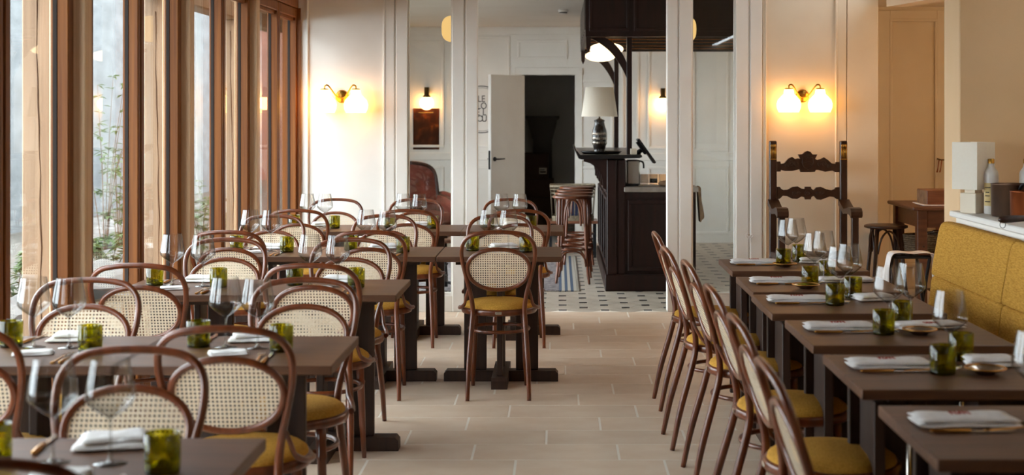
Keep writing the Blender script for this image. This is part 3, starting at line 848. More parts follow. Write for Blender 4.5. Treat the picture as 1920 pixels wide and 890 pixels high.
lowp = [(.345, .49), (.345, .52), (.362, .65), (.368, .71), (.38, .732), (.42, .737), (.47, .732), (.475, .70), (.47, .5), (.465, .485), (.40, .48)]
seatp = [(.03, .35), (.0, .40), (.01, .455), (.05, .475), (.2, .482), (.40, .478), (.46, .47), (.468, .43), (.465, .36), (.44, .342), (.2, .34)]
for a, b in zip(seams, seams[1:]):
    slab('back_cushion', up, b + .002, a - .002, BANQ)
    slab('lumbar_cushion', lowp, b + .002, a - .002, BANQ)
    slab('seat_cushion', seatp, b + .002, a - .002, BANQ)

# ------------------------------------------------------------------ wall sconces with two opal shades
def sconce(px, py, label):
    o = at(px, py, YB)
    t = thing('wall_sconce', (o.x, YB + .016, o.z), label, 'wall lamp', 'two-armed wall sconces')
    b = MB(); b.lathe([(0, .03), (.04, .028), (.05, .02), (.052, 0), (0, 0)], 28)
    b.xf(Matrix.Rotation(PI / 2, 4, 'X')); b.build('back_plate', BRASS, t)
    for s in (-1, 1):
        pts = cr([(0, -.02, -.01), (s * .035, -.055, .0), (s * .085, -.095, .075), (s * .105, -.10, .088), (s * .12, -.10, .08), (s * .122, -.10, .055)], 5)
        MB().tube(pts, .006, 10).build('arm', BRASS, t)
        c = (s * .122, -.10, 0)
        MB().lathe([(0, .062), (.03, .06), (.034, .05), (.033, .04)], 24, c).build('shade_cap', BRASS, t)
        MB().lathe([(.034, .052), (.04, .035), (.042, .015), (.058, 0), (.085, -.03), (.095, -.062), (.092, -.095), (.078, -.128), (.072, -.126), (.086, -.095), (.089, -.062), (.079, -.033), (.05, -.004), (.034, .015)], 36, c).build('opal_shade', OPAL, t)
    return t
sconce(641, 181, 'brass two-armed sconce with glowing opal shades, beside the window wall')
sconce(1505, 180, 'brass two-armed sconce with glowing opal shades, above the carved armchair')

# ------------------------------------------------------------------ carved armchair against the back wall
YA = 10.88
ac = thing('carved_armchair', (wx(1515, YA), YA - .2, 0), 'tall dark carved oak armchair standing under the sconce', 'armchair')
ox, oy = ac.location.x, ac.location.y
def acp(cx_, cy_): # crop coordinates of the carved rails -> chair coordinates
    return (wx(1420 + cx_ / 3.709, YA) - ox, wz(240 + cy_ / 3.709, YA))
ty = YA - oy
PXL, PXR = wx(1449, YA) - ox, wx(1581, YA) - ox
zt = wz(264, YA)
for px in (PXL, PXR):
    p_ = MB().box(px - .027, px + .027, ty - .025, ty + .025, 0, zt, .006).build('rear_post', CARVED, ac)
    gl = MB()
    for k in range(4): gl.tube([(px - .018 + k * .012, ty - .027, wz(296, YA)), (px - .018 + k * .012, ty - .031, wz(284, YA)), (px - .018 + k * .012, ty - .028, wz(276, YA))], [.004, .0055, .003], 6)
    for k in range(3): gl.ell((px - .014 + k * .014, ty - .028, wz(273, YA)), .008, .005, .012, 8, 6)
    gl.box(px - .026, px + .026, ty - .029, ty - .024, wz(299, YA), wz(297, YA))
    gl.build('gilded_leaf', GILT, p_)
crest = [(135, 232), (158, 232), (162, 248), (185, 245), (215, 212), (240, 200), (262, 215), (280, 210), (297, 213), (283, 183), (312, 182), (330, 165), (348, 158), (368, 165), (382, 183), (415, 183),
         (400, 213), (414, 222), (440, 215), (462, 203), (490, 222), (515, 245), (540, 248), (543, 236), (568, 236), (568, 305), (540, 305), (520, 295), (470, 303), (420, 290), (405, 290), (398, 303), (370, 305), (330, 305), (300, 305), (292, 285), (240, 298), (190, 298), (162, 290), (160, 302), (135, 302)]
mid = [(135, 408), (155, 408), (165, 422), (180, 430), (210, 428), (245, 408), (280, 405), (305, 420), (328, 422), (330, 407), (370, 407), (374, 420), (390, 432), (410, 412), (440, 408), (480, 425), (515, 432), (535, 425), (545, 412), (568, 410),
       (568, 497), (548, 492), (530, 478), (500, 475), (440, 498), (412, 495), (392, 470), (374, 478), (370, 495), (330, 495), (326, 480), (305, 475), (275, 492), (240, 490), (205, 472), (175, 470), (155, 490), (135, 495)]
r1 = MB().prism([acp(*p) for p in crest], ty - .016, ty + .016).build('crest_rail', CARVED, ac)
r2 = MB().prism([acp(*p) for p in mid], ty - .014, ty + .014).build('middle_rail', CARVED, ac)
def scroll(mb, c, r0, turns, y, dirn=1, a0=0.0):
    n = int(14 * turns)
    mb.tube([(c[0] + r0 * (1 - .8 * i / n) * math.cos(a0 + dirn * 2 * PI * turns * i / n), y, c[1] + r0 * (1 - .8 * i / n) * math.sin(a0 + dirn * 2 * PI * turns * i / n)) for i in range(n + 1)], .0032, 6)
cv = MB()
for cx_, cy_, r_, d_ in ((235, 245, .030, 1), (205, 262, .022, -1), (268, 250, .022, -1), (462, 248, .030, -1), (495, 262, .022, 1), (430, 250, .022, 1), (348, 188, .018, 1)):
    scroll(cv, acp(cx_, cy_), r_ * .8, 1.6, ty - .017, d_, PI if d_ < 0 else 0)
sh = [acp(*p) for p in ((315, 205), (382, 205), (388, 240), (372, 270), (348, 285), (324, 270), (310, 240))]
cv.tube([(x, ty - .017, z) for x, z in sh], .0035, 6, True)
for dz in (.0, .016): cv.tube(cr([(acp(318, 242)[0], ty - .017, acp(318, 242)[1] - dz), (acp(348, 232)[0], ty - .017, acp(348, 234)[1] - dz), (acp(380, 242)[0], ty - .017, acp(380, 242)[1] - dz)], 4), .003, 6)
cv.build('carved_scrollwork', CARVED, r1)
for cx_, cy_, r_, d_ in ((350, 452, .034, 1), (255, 450, .024, -1), (445, 450, .024, 1), (285, 450, .016, 1), (415, 450, .016, -1)):
    cv = MB(); scroll(cv, acp(cx_, cy_), r_ * .8, 1.7, ty - .015, d_); cv.build('carved_rosette', CARVED, r2)
zs = .50
MB().box(PXL - .02, PXR + .02, ty - .48, ty + .02, zs - .045, zs, .006).build('seat', CARVED, ac)
MB().box(PXL, PXR, ty - .455, ty - .43, zs - .13, zs - .045).build('seat_rail', CARVED, ac)
za = wz(392, 10.55)
for px in (PXL, PXR):
    MB().box(px - .025, px + .025, ty - .45, ty - .40, 0, za - .03, .005).build('front_post', CARVED, ac)
    arm = [(ty - .02, za + .055), (ty - .1, za + .03), (ty - .22, za - .005), (ty - .32, za + .005), (ty - .40, za + .02), (ty - .47, za + .015), (ty - .50, za - .01), (ty - .50, za - .04), (ty - .475, za - .055), (ty - .44, za - .04), (ty - .38, za - .03), (ty - .30, za - .035), (ty - .2, za - .045), (ty - .1, za - .01), (ty - .02, za + .01)]
    MB().prism(arm, px - .042, px + .042, 'x').build('armrest', CARVED, ac)
    MB().box(px - .02, px + .02, ty - .42, ty - .02, .12, .17).build('stretcher', CARVED, ac)

# ------------------------------------------------------------------ bar counter with overhead canopy
bar = thing('bar_counter', (.42, 12.44, 0), 'dark mahogany bar counter with raised front shelf and stone worktop', 'bar counter')
bx, by = .42, 12.44
bp = lambda name, m, *a, **k: MB().box(*a, **k).build(name, m, bar)
bp('plinth', DARKBAR, -.015, .79, 0, 2.85, 0, .145, b=.006)
body = bp('counter_body', DARKBAR, .02, .78, .03, 2.8, .145, .87)
hi = bp('raised_front', DARKBAR, .01, .165, .02, 2.8, .145, 1.15)
bp('pilaster', DARKBAR, .0, .085, .0, .05, .145, 1.15, b=.006)
bp('pilaster', DARKBAR, .095, .16, .008, .05, .145, 1.15, b=.006)
fp = MB(); moulding(fp, .185, .60, .175, .80, .03, .035, .022); fp.build('end_panel_moulding', DARKBAR, body)
fp = MB(); moulding(fp, .63, .765, .175, .80, .03, .025, .02); fp.build('end_panel_moulding', DARKBAR, body)
bp('worktop', STONETOP, .15, .80, -.02, 2.85, .868, .912, b=.006)
top = MB().prism([(-.275, 1.225), (-.262, 1.23), (-.235, 1.195), (.30, 1.195), (.305, 1.175), (.28, 1.165), (-.225, 1.155), (-.25, 1.165)], -.06, 2.85).build('bar_top', BLACK, bar)
for i in range(5):
    y = .03 + i * .68
    cb = [(.01, 1.155), (-.20, 1.155), (-.205, 1.135), (-.15, 1.12), (-.09, 1.08), (-.05, 1.02), (-.035, .95), (-.035, .90), (.01, .88)]
    MB().prism(cb, y, y + .055).build('corbel', DARKBAR, bar)
for i in range(4):
    y0 = .12 + i * .68
    q = MB()
    for z0, z1 in ((.2, .82), (.86, 1.06)):
        for a in ((y0, y0 + .03, z0, z1), (y0 + .5, y0 + .53, z0, z1), (y0 + .03, y0 + .5, z0, z0 + .03), (y0 + .03, y0 + .5, z1 - .03, z1)): q.box(-.008, .012, a[0], a[1], a[2], a[3], .003)
    q.build('front_panel_moulding', DARKBAR, hi)
for yy in (.06, 3.12 - .25):
    MB().box(.175, .222, yy, yy + .047, 1.19, 2.62, b=.004).build('canopy_post', DARKBAR, bar)
# canopy
cz = 2.22
cxl, cxr = wx(1098, 12.35) - bx, 1.70
ch = MB()
ch.box(cxl, cxr, -.1, -.06, cz, 2.605); ch.box(cxl, cxr, 2.72, 2.76, cz, 2.605)
ch.box(cxl, cxl + .04, -.06, 2.72, cz, 2.605)
cn = ch.build('canopy_fascia', DARKBAR, bar)
q = MB()
for x0, x1 in ((cxl + .03, .19), (.23, .70), (.73, 1.2), (1.23, 1.66)):
    moulding(q, x0, x1, cz + .05, 2.58, -.1, .025, .016)
q.build('fascia_moulding', DARKBAR, cn)
q = MB(); q.box(1.32, 1.60, -.104, -.1, cz + .12, 2.52); q.build('vent_panel', BLACK, cn)
q = MB()
for i in range(15):
    x = 1.32 + i * .02
    q.tube([(x, -.106, cz + .12), (min(x + .1, 1.6), -.106, cz + .12 + min(.1, 1.6 - x) * 1.0)], .0022, 4)
    for s in range(1, 4):
        zz = cz + .12 + s * .1
        q.tube([(x, -.106, zz), (min(x + .09, 1.6), -.106, zz + min(.09, 1.6 - x))], .0022, 4)
        q.tube([(x, -.107, zz), (min(x + .09, 1.6), -.107, zz - min(.09, 1.6 - x))], .0022, 4)
q.build('vent_lattice', DARKBAR, cn)
for y_ in (0.0, .44, .96, 1.62, 2.2): MB().box(cxl + .04, cxr, y_, y_ + .012, cz + .002, cz + .011).build('canopy_batten', OAK, bar)
MB().box(cxl + .04, cxr, -.05, 2.72, cz + .011, cz + .03).build('canopy_deck', BLACKM, bar)
for i in range(6): MB().box(cxl - .006, cxl, .06 + i * .44, .06 + i * .44 + .36, cz + .07, 2.55).build('canopy_side_panel', BLACK, cn)
for yy in (-.06, 2.68):
    MB().lathe([(0, -.09), (.026, -.05), (.03, .02), (.03, .10), (0, .10)], 4, (cxl + .025, yy, cz - .05), False, start=PI / 4).build('finial', DARKBAR, bar)
for yy in (.065, 2.9):
    x0, z0 = .18, 2.02
    outer = [(x0 + .0, 1.86), (x0 - .06, 1.98), (x0 - .15, 2.10), (x0 - .27, 2.19), (x0 - .36, 2.225)]
    inner = [(x0 - .36, 2.26), (x0 - .25, 2.245), (x0 - .12, 2.175), (x0 - .03, 2.06), (x0 + .03, 1.90), (x0 + .03, 1.86)]
    poly = [(p.x, p.y) for p in cr([(a, b, 0) for a, b in outer], 4)] + [(p.x, p.y) for p in cr([(a, b, 0) for a, b in inner], 4)]
    MB().prism(poly, yy, yy + .035).build('curved_bracket', DARKBAR, bar)
# disc lamps under the canopy
for i, (px, py, Y, rx_) in enumerate(((1137, 92, 12.95, .155), (1125.5, 105, 14.6, .155))):
    o = at(px, py, Y)
    t = thing('disc_lamp', o, ['glowing opal disc lamp under the bar canopy, nearer the dining room', 'glowing opal disc lamp under the bar canopy, farther inside the bar room'][i], 'ceiling lamp', 'disc lamps under the bar canopy')
    MB().ell((0, 0, 0), rx_, rx_, .058, 36, 12).build('opal_disc', OPALD, t)
    MB().lathe([(0, .08), (.06, .08), (.06, .045), (0, .045)], 24).build('ceiling_rose', BRASS, t)
    MB().tube([(0, 0, .078), (0, 0, 2.285 - o.z if False else 2.23 - o.z)], .012, 8).build('stem', BRASS, t)

# table lamp on a lacquer tray
tl = at(1124, 287, 12.72)
tr = thing('lacquer_tray', (tl.x + .015, 12.72, 1.195), 'black lacquer tray under the table lamp on the bar', 'tray')
MB().lathe([(0, .004), (.16, .0), (.185, .024), (.19, .026), (.165, .004), (0, .008)], 40, sx=1.0, sy=.8).build('tray_dish', BLACK, tr)
z0 = 1.203
lt = thing('table_lamp', (tl.x, 12.72, z0), 'table lamp with black ceramic base and cream shade on the bar', 'table lamp')
L_ = lambda py: wz(py, 12.72) - z0
b_ = cr([(.0, .0), (.052, .0), (.053, .012), (.049, .02), (.052, .04), (.062, .085), (.066, .13), (.066, .17), (.062, .205), (.05, .24), (.043, .275), (.047, .285), (.047, .292), (.03, .30), (.012, .31), (.0, .312)], 1)
MB().lathe([(p.x, p.y) for p in b_], 32).build('ceramic_base', CERAM, lt)
for zb in (.075, .115, .155): MB().lathe([(.0615 + .02 * (zb - .075), zb), (.066 + .01 * (zb - .075), zb + .005), (.0668, zb + .02), (.0655, zb + .026)], 32).build('glazed_band', CERAMS, lt)
MB().tube([(0, 0, .31), (0, 0, .36)], .007, 8).build('neck', DBRASS, lt)
zs0, zs1 = L_(218.5), L_(163.5)
MB().lathe([(.163, zs0), (.124, zs1), (.121, zs1), (.160, zs0)], 48).build('lamp_shade', SHADE, lt)
MB().tube(cr([(.05, .02, .02), (.1, .05, .004), (.16, .03, .003)], 5), .003, 6).build('cord', BLACK, lt)

# point-of-sale screen, box, tap, glass rack, bottles, towel on the bar
ps = thing('till_screen', (bx + .30, 12.55, 1.195), 'black tilted till screen standing at the end of the bar', 'screen')
q = MB(); q.box(-.012, .012, -.10, .14, -.13, .13, b=.006); q.xf(Matrix.Translation((.05, .02, .03)) @ Matrix.Rotation(-.62, 4, 'Y')); q.build('display', BLACK, ps)
q = MB(); q.box(-.03, -.0125, -.06, .10, -.02, .11, b=.004); q.xf(Matrix.Translation((.05, .02, .03)) @ Matrix.Rotation(-.62, 4, 'Y')); q.build('display_housing', IRON, ps)
MB().tube([(-.03, .03, 0), (.0, .03, .03), (.035, .02, .04)], [.03, .02, .016], 10).build('stand', IRON, ps)
q = MB().box(-.028, .028, -.035, .035, 0, .052, b=.004).build('paper_box', CREAM); q.location = (bx + .235, 12.50, 1.195); tag(q, 'small cream box beside the canopy post on the bar', 'box')
tp_ = thing('beer_tap', (bx + .23, 12.75, .912), 'steel drinks dispenser with curved black tap on the bar worktop', 'tap')
MB().box(-.045, .07, -.12, .12, 0, .23, b=.01).build('dispenser_body', STEEL, tp_)
MB().tube(cr([(-.05, -.05, .215), (.02, -.05, .222), (.09, -.05, .215), (.105, -.05, .19), (.106, -.05, .155)], 4), .008, 8).build('spout', BLACK, tp_)
MB().box(-.06, .07, -.16, .16, -.0, .02).build('drip_tray', IRON, tp_)
tray = MB().box(-.22, .22, -.16, .12, 0, .016, b=.003).build('glass_tray', STEEL); tray.location = (bx + .50, 12.72, .912); tag(tray, 'steel tray of upturned tumblers on the bar worktop', 'tray')
GT = glass('bar_tumbler_glass', (.9, .9, .9), 1.45)
AMB = mat('dark_amber_bottle', '#2c1708', .15, coat=.5)
def bar_glass(x, y, lab, dark):
    t = thing('bar_tumbler', (x, y, .928), lab, 'glass', 'tumblers on the bar tray')
    MB().lathe([(0, .004), (.033, .0), (.036, .01), (.038, .088), (.036, .088), (.033, .012), (0, .012)], 20).build('glass_wall', GT, t)
    if dark: MB().lathe([(0, .013), (.0325, .013), (.0345, .05), (0, .05)], 20).build('contents', AMB, t)
for i in range(5):
    bar_glass(bx + .335 + i * .085, 12.63, ['first clear bar tumbler on the steel tray, next to the tap', 'bar tumbler with dark contents, second on the steel tray from the tap', 'clear bar tumbler between the two dark-filled ones on the steel tray', 'bar tumbler with dark contents, fourth on the steel tray from the tap', 'last clear bar tumbler on the steel tray, by the white post'][i], i in (1, 3))
sc_ = thing('wooden_scoop', (bx + .58, 12.5, .912), 'pale wooden scoop lying on the bar worktop', 'scoop')
MB().ell((-.06, 0, .028), .07, .045, .028, 16, 8).build('scoop_head', TOWEL, sc_)
MB().tube([(0, 0, .03), (.12, .02, .03)], [.016, .013], 8).build('scoop_handle', TOWEL, sc_)
tw = MB()
for i in range(1):
    pts0 = [(0, .905), (.025, .90), (.03, .80), (.045, .72), (.055, .645), (.035, .62), (.02, .60), (.012, .70), (.005, .80)]
    tw.prism([(p.x, p.y) for p in cr([(a, b, 0) for a, b in pts0], 3, True)], 0, .16)
o = tw.build('bar_towel', TOWEL); o.location = (bx + .803, 12.5, 0); tag(o, 'tan linen towel hanging over the end of the bar worktop', 'towel')

# ------------------------------------------------------------------ bar stools
def make_stool():
    t = thing('bar_stool', (0, 0, 0), '', 'stool')
    MB().lathe([(0, .775), (.165, .775), (.178, .78), (.182, .79), (.178, .80), (.16, .805), (.15, .80), (0, .798)], 36).build('seat', STOOLW, t)
    for i in range(4):
        a = PI / 4 + i * PI / 2
        c, s = math.cos(a), math.sin(a)
        MB().tube(cr([(c * .160, s * .160, .78), (c * .168, s * .168, .55), (c * .185, s * .185, .2), (c * .215, s * .215, 0)], 4), [.0155] * 5 + [.0145] * 4 + [.013] * 3 + [.011], 10).build('leg', STOOLW, t)
    q = MB(); q2 = MB()
    for i in range(4):
        a0, a1 = PI / 4 + i * PI / 2, PI / 4 + (i + 1) * PI / 2
        am = (a0 + a1) / 2
        P = lambda a, r, z: (r * math.cos(a), r * math.sin(a), z)
        q.tube(cr([P(a0 + .3, .16, .53), P(a0 + .33, .155, .65), P(a0 + .48, .145, .735), P(am, .135, .765), P(a1 - .48, .145, .735), P(a1 - .33, .155, .65), P(a1 - .3, .16, .53)], 4), .0085, 8)
        q2.tube(cr([P(a0 + .1, .188, .16), P(a0 + .14, .182, .23), P(a0 + .34, .155, .285), P(am, .145, .298), P(a1 - .34, .155, .285), P(a1 - .14, .182, .23), P(a1 - .1, .188, .16)], 4), .008, 8)
    q.build('seat_arches', STOOLW, t); q2.build('leg_arches', STOOLW, t)
    MB().tube([(.172 * math.cos(a), .172 * math.sin(a), .315) for a in [2 * PI * i / 32 for i in range(32)]], .0095, 8, True).build('foot_ring', STOOLW, t)
    return t
proto('stool', make_stool())
for i, (x, y) in enumerate(((.125, 13.1), (.145, 13.62), (.16, 14.15), (.185, 14.75))):
    place('stool', (x, y, 0), .04 * i, ['backless bentwood bar stool at the bar, first of the row', 'backless bentwood bar stool at the bar, second of the row', 'backless bentwood bar stool at the bar, third of the row', 'backless bentwood bar stool at the bar, last of the row'][i], 'stool', 'bentwood stools at the bar')

# basket on a low bench behind the stools
bn = thing('low_bench', (.15, 15.55, 0), 'low wooden bench carrying the wicker basket behind the stools', 'bench')
MB().box(-.28, .27, -.2, .2, .37, .40, b=.004).build('bench_top', BOXW, bn)
for sx_ in (-1, 1):
    for sy_ in (-1, 1): MB().box(sx_ * .24 - .015, sx_ * .24 + .015, sy_ * .16 - .015, sy_ * .16 + .015, 0, .37).build('leg', IRON, bn)
bk = thing('wicker_basket', (.15, 15.55, .40), 'grey open-weave wicker basket on the bench behind the bar stools', 'basket')
q = MB()
for i in range(13):
    z = .0 + i * .012 if i < 5 else (.06 + (i - 5) * .04)
    w_, d_ = .22 + .06 * z, .15 + .05 * z
    if i < 5 or i > 9: q.tube([(w_, -d_, z), (w_, d_, z), (-w_, d_, z), (-w_, -d_, z)], .007, 6, True)
for i in range(12):
    u = -1 + 2 * i / 11
    for s in (-1, 1): q.tube([(u * .22, s * .15, 0), (u * .243, s * .172, .38)], .005, 5)
for i in range(7):
    u = -1 + 2 * i / 6
    for s in (-1, 1): q.tube([(s * .22, u * .15, 0), (s * .243, u * .172, .38)], .005, 5)
q.build('weave', WICKER, bk)
q = MB().tube([(.243, -.172, .375), (.243, .172, .375), (-.243, .172, .375), (-.243, -.172, .375)], .013, 8, True).build('rim', WICKER, bk)
o = MB().box(-.17, .17, -.11, .11, 0, .2, b=.03, seg=2).build('folded_blanket', BLUE); o.location = (.15, 15.55, .405); tag(o, 'dark blue cloth folded inside the wicker basket', 'cloth')

# rug with striped end
rg = thing('striped_rug', (0, 0, 0), 'flat-woven grey rug with blue striped fringed end beside the stools', 'rug')
RUG = mat('mottled_rug_wool', '#948b88', .95, col2='#5d5357', scale=(30, 30, 30), bump=.4, bscale=(120, 120, 120))
x1 = .10
MB().box(-1.35, x1 - .10, 12.42, 15.5, .0006, .010).build('rug_field', RUG, rg)
CR_, BL_ = mat('cream_rug_stripe', '#b9b0a2', .95), mat('blue_rug_stripe', '#46556b', .95)
for i, m in enumerate((BL_, CR_, BL_, CR_, BL_, CR_)): MB().box(x1 - .10 + i * .026, x1 - .10 + (i + 1) * .026 - .001, 12.42, 15.5, .0006, .010).build('rug_stripe', m, rg)
q = MB(); r = random.Random(2)
for i in range(190): q.tube([(x1 + .055, 12.43 + i * .0162, .006), (x1 + .085 + r.uniform(0, .01), 12.43 + i * .0162 + r.uniform(-.01, .01), .003)], .0025, 4)
for i in range(90): q.tube([(-1.34 + i * .0158, 12.42, .006), (-1.34 + i * .0158 + r.uniform(-.008, .008), 12.385, .003)], .0025, 4)
q.build('fringe', CR_, rg, 'stuff')

# ------------------------------------------------------------------ leather armchair and low iron table behind the glass
la = thing('leather_armchair', (-1.52, 15.1, 0), 'worn brown leather armchair with nailheads behind the glass partition', 'armchair', rz=.42)
bk_ = [(-.36, .35), (-.37, .7), (-.35, .9), (-.28, 1.0), (-.12, 1.03), (.05, 1.03), (.2, 1.0), (.28, .93), (.31, .8), (.33, .62), (.36, .5), (.36, .35)]
q = MB().prism([(p.x, p.y) for p in cr([(a, b, 0) for a, b in bk_], 3, True)], .22, .34); q.build('backrest', LEATHER, la)
MB().tube(cr([(a, .215, b) for a, b in bk_], 4), .02, 8).build('carved_back_frame', CARVED, la)
for s in (-1, 1):
    MB().prism([(.30, .4), (.30, .64), (.2, .68), (-.1, .66), (-.28, .63), (-.34, .58), (-.33, .5), (-.3, .4)], s * .31, s * .43, 'x').build('arm', LEATHER, la)
    MB().tube(cr([(s * .37, .3, .69), (s * .375, .1, .70), (s * .38, -.2, .665), (s * .38, -.34, .62)], 4), .022, 8).build('arm_roll', LEATHER, la)
    for yy in (-.3, .28): MB().tube([(s * .34, yy, .2), (s * .35, yy, 0)], [.03, .018], 8).build('leg', CARVED, la)
MB().box(-.40, .40, -.33, .30, .2, .40, b=.02, seg=2).build('seat_base', LEATHER, la)
MB().box(-.30, .30, -.35, .22, .40, .52, b=.045, seg=3).build('seat_cushion', LEATHER, la)
q = MB()
for i in range(26): q.ell((-.39 + i * .0312, -.335, .22), .007, .004, .007, 6, 4)
q.build('nailheads', BRASS, la)
it = thing('low_iron_table', (-1.0, 12.55, .010), 'low table on a black iron stem standing on the rug', 'table')
MB().tube([(0, 0, .02), (0, 0, .10), (0, 0, .2), (0, 0, .42)], [.02, .022, .014, .014], 10).build('stem', IRON, it)
for zc in (.12, .22, .32): MB().ell((0, 0, zc), .024, .024, .012, 12, 6).build('stem_knop', IRON, it)
for i in range(3):
    a = PI / 2 + .3 + i * 2 * PI / 3
    MB().tube([(0, 0, .06), (.12 * math.cos(a), .12 * math.sin(a), .04), (.2 * math.cos(a), .2 * math.sin(a), .014)], [.014, .013, .012], 8).build('foot', IRON, it)
MB().lathe([(0, .42), (.24, .42), (.245, .43), (.24, .44), (0, .44)], 32).build('tabletop', KTABLE, it)

# ------------------------------------------------------------------ bar room walls: lamps, poster, sign, lanterns, detector
def globe_lamp(px, py, label):
    o = at(px, py, 17.12)
    t = thing('globe_wall_lamp', o, label, 'wall lamp', 'globe wall lamps in the bar room')
    MB().ell((0, 0, 0), .083, .083, .083, 28, 16).build('opal_globe', OPALG, t)
    MB().lathe([(.045, .055), (.05, .08), (.03, .10), (.028, .19), (0, .19)], 20).build('holder', DBRASS, t)
    MB().box(-.025, .025, .0, .08, .12, .185, b=.004).build('wall_bracket', DBRASS, t)
globe_lamp(800, 193, 'glowing globe wall lamp above the dark poster')
globe_lamp(1243, 195, 'glowing globe wall lamp behind the bar, half hidden by the white post')
po = thing('dark_poster', at(799, 280, YF - .004), 'dark brown poster with gold lights on the bar room wall', 'poster')
m, nt, out = new_mat('poster_print')
N, L = nt.nodes, nt.links
p = N.new('ShaderNodeBsdfPrincipled'); p.inputs['Roughness'].default_value = .8; p.inputs['Specular IOR Level'].default_value = .1
tc = N.new('ShaderNodeTexCoord'); vo = N.new('ShaderNodeTexVoronoi'); vo.inputs['Scale'].default_value = 24
nz = N.new('ShaderNodeTexNoise'); nz.inputs['Scale'].default_value = 9; nz.inputs['Detail'].default_value = 6
rp = N.new('ShaderNodeValToRGB')
for pos, c in ((0, '#1a0e0a'), (.5, '#38190e'), (.62, '#5c2c16'), (.72, '#b06a2a')):
    e = rp.color_ramp.elements.new(pos) if pos not in (0,) else rp.color_ramp.elements[0]
    e.position = pos; e.color = lin(c)
rp.color_ramp.elements[-1].color = lin('#d9a85a')
L.new(tc.outputs['Object'], nz.inputs['Vector']); L.new(nz.outputs['Fac'], rp.inputs['Fac']); L.new(rp.outputs['Color'], p.inputs['Base Color']); L.new(p.outputs['BSDF'], out.inputs['Surface'])
pw_, ph_ = 48.5 * YF / F, 77 * YF / F
MB().box(-pw_ / 2, pw_ / 2, -.004, .0, 0, ph_).build('poster_sheet', m, po)
q = MB()
for i in range(14): q.box(-.09 + i * .013, -.09 + i * .013 + .008, -.0052, -.004, ph_ - .055, ph_ - .046)
q.build('title_line', GILT, po)

lg = thing('round_wall_sign', at(903, 205, YF - .002), 'round black-ringed lettered sign on the bar room wall beside the door', 'sign')
sgn = MB()
R0 = 44.5 * YF / F
for rr_, th in ((R0, .011), (R0 - .024, .004)):
    n_ = 72
    vs = [[sgn.bm.verts.new((r_ * math.cos(2 * PI * i / n_), -.004, r_ * math.sin(2 * PI * i / n_))) for i in range(n_)] for r_ in (rr_, rr_ - th)]
    for i in range(n_): sgn.bm.faces.new((vs[0][i], vs[0][(i + 1) % n_], vs[1][(i + 1) % n_], vs[1][i]))
sgn.build('painted_ring', INK, lg)
def text(s, size, x, z, m, parent, y=-.004, sx=1.0, ext=.0008):
    c = bpy.data.curves.new('lettering', 'FONT'); c.body = s; c.size = size; c.align_x = 'LEFT'; c.extrude = ext
    o = bpy.data.objects.new('lettering', c); COL.objects.link(o)
    o.rotation_euler = (PI / 2, 0, 0); o.location = (x, y, z); o.scale = (sx, 1, 1)
    c.materials.append(m); o.parent = parent
    me = bpy.data.meshes.new_from_object(o); bpy.data.objects.remove(o)
    o = bpy.data.objects.new('letter', me); COL.objects.link(o)
    o.rotation_euler = (PI / 2, 0, 0); o.location = (x, y, z); o.scale = (sx, 1, 1); o.parent = parent
    return o
sxl = lambda px: wx(px, YF) - lg.location.x
szl = lambda py: wz(py, YF) - lg.location.z
for row, bits in ((191, (('L', 895.5), ('E', 902.5))), (204, (('L', 894.5), ('O', 901))), (216, (('E', 892), ('L', 904.5))), (228, (('O', 894), ('U', 903)))):
    for ch_, px in bits: text(ch_, .112, sxl(px), szl(row), INK, lg, sx=.85)

for i, (px, py, Y, rr_) in enumerate(((850.5, 54, 11.7, .1), (1283, 55, 11.7, .1))):
    o = at(px, py, Y)
    t = thing('paper_lantern', o, ['glowing paper lantern hanging behind the glass beside the opening', 'glowing paper lantern hanging in front of the bar canopy'][i], 'pendant lamp', 'paper lanterns in the bar room')
    MB().ell((0, 0, 0), rr_, rr_, .108, 32, 14, .72).build('lantern_shade', PAPERL, t)
    MB().tube([(0, 0, .105), (0, 0, 2.61 - o.z)], .004, 6).build('cord', BLACK, t)
sd = thing('smoke_detector', (wx(1056, 14.4), 14.4, 2.61), 'small white smoke detector on the bar room ceiling', 'smoke detector')
MB().lathe([(0, 0), (.05, 0), (.05, -.022), (.04, -.026), (.038, -.04), (.03, -.045), (0, -.045)], 28).build('housing', CEIL, sd)
MB().lathe([(.041, -.027), (.0415, -.030), (.0395, -.036), (.038, -.037)], 28).build('vent_slot', IRON, sd)

# dark room: black chimneypiece and cardboard boxes
cp = thing('black_chimneypiece', (wx(1017, 19.3), 19.45, 0), 'black cast chimneypiece standing in the dark room', 'stove')
MB().box(-.13, .13, -.1, .12, 0, 1.28).build('shaft', BLACK, cp)
MB().prism([(-.13, 1.2), (-.19, 1.42), (-.2, 1.48), (-.23, 1.5), (-.23, 1.535), (.23, 1.535), (.23, 1.5), (.2, 1.48), (.19, 1.42), (.13, 1.2)], -.12, .13).build('cornice', BLACK, cp)
zz = 0.0
for i, (w_, h_, x_) in enumerate(((.52, .46, -.27), (.46, .24, -.30), (.36, .34, -.32))):
    t = thing('cardboard_box', (x_, 18.9, zz), ['large brown cardboard box at the bottom of the pile in the dark room', 'middle brown cardboard box of the pile in the dark room', 'top cardboard box with white label in the dark room'][i], 'box', 'cardboard boxes in the dark room')
    MB().box(-w_ / 2, w_ / 2, -.2, .2, 0, h_, b=.004).build('carton', CARD, t)
    MB().box(-w_ / 2 + .01, w_ / 2 - .01, -.03, .03, h_, h_ + .001).build('packing_tape', TOWEL, t)
    if i == 2:
        MB().box(.06, .16, -.2015, -.2, .07, .15).build('label', SHADE, t)
        q = MB(); q.box(.07, .15, -.2022, -.2015, .085, .105); q.box(.07, .13, -.2022, -.2015, .12, .13); q.build('label_print', IRON, t)
    zz += h_ + .002

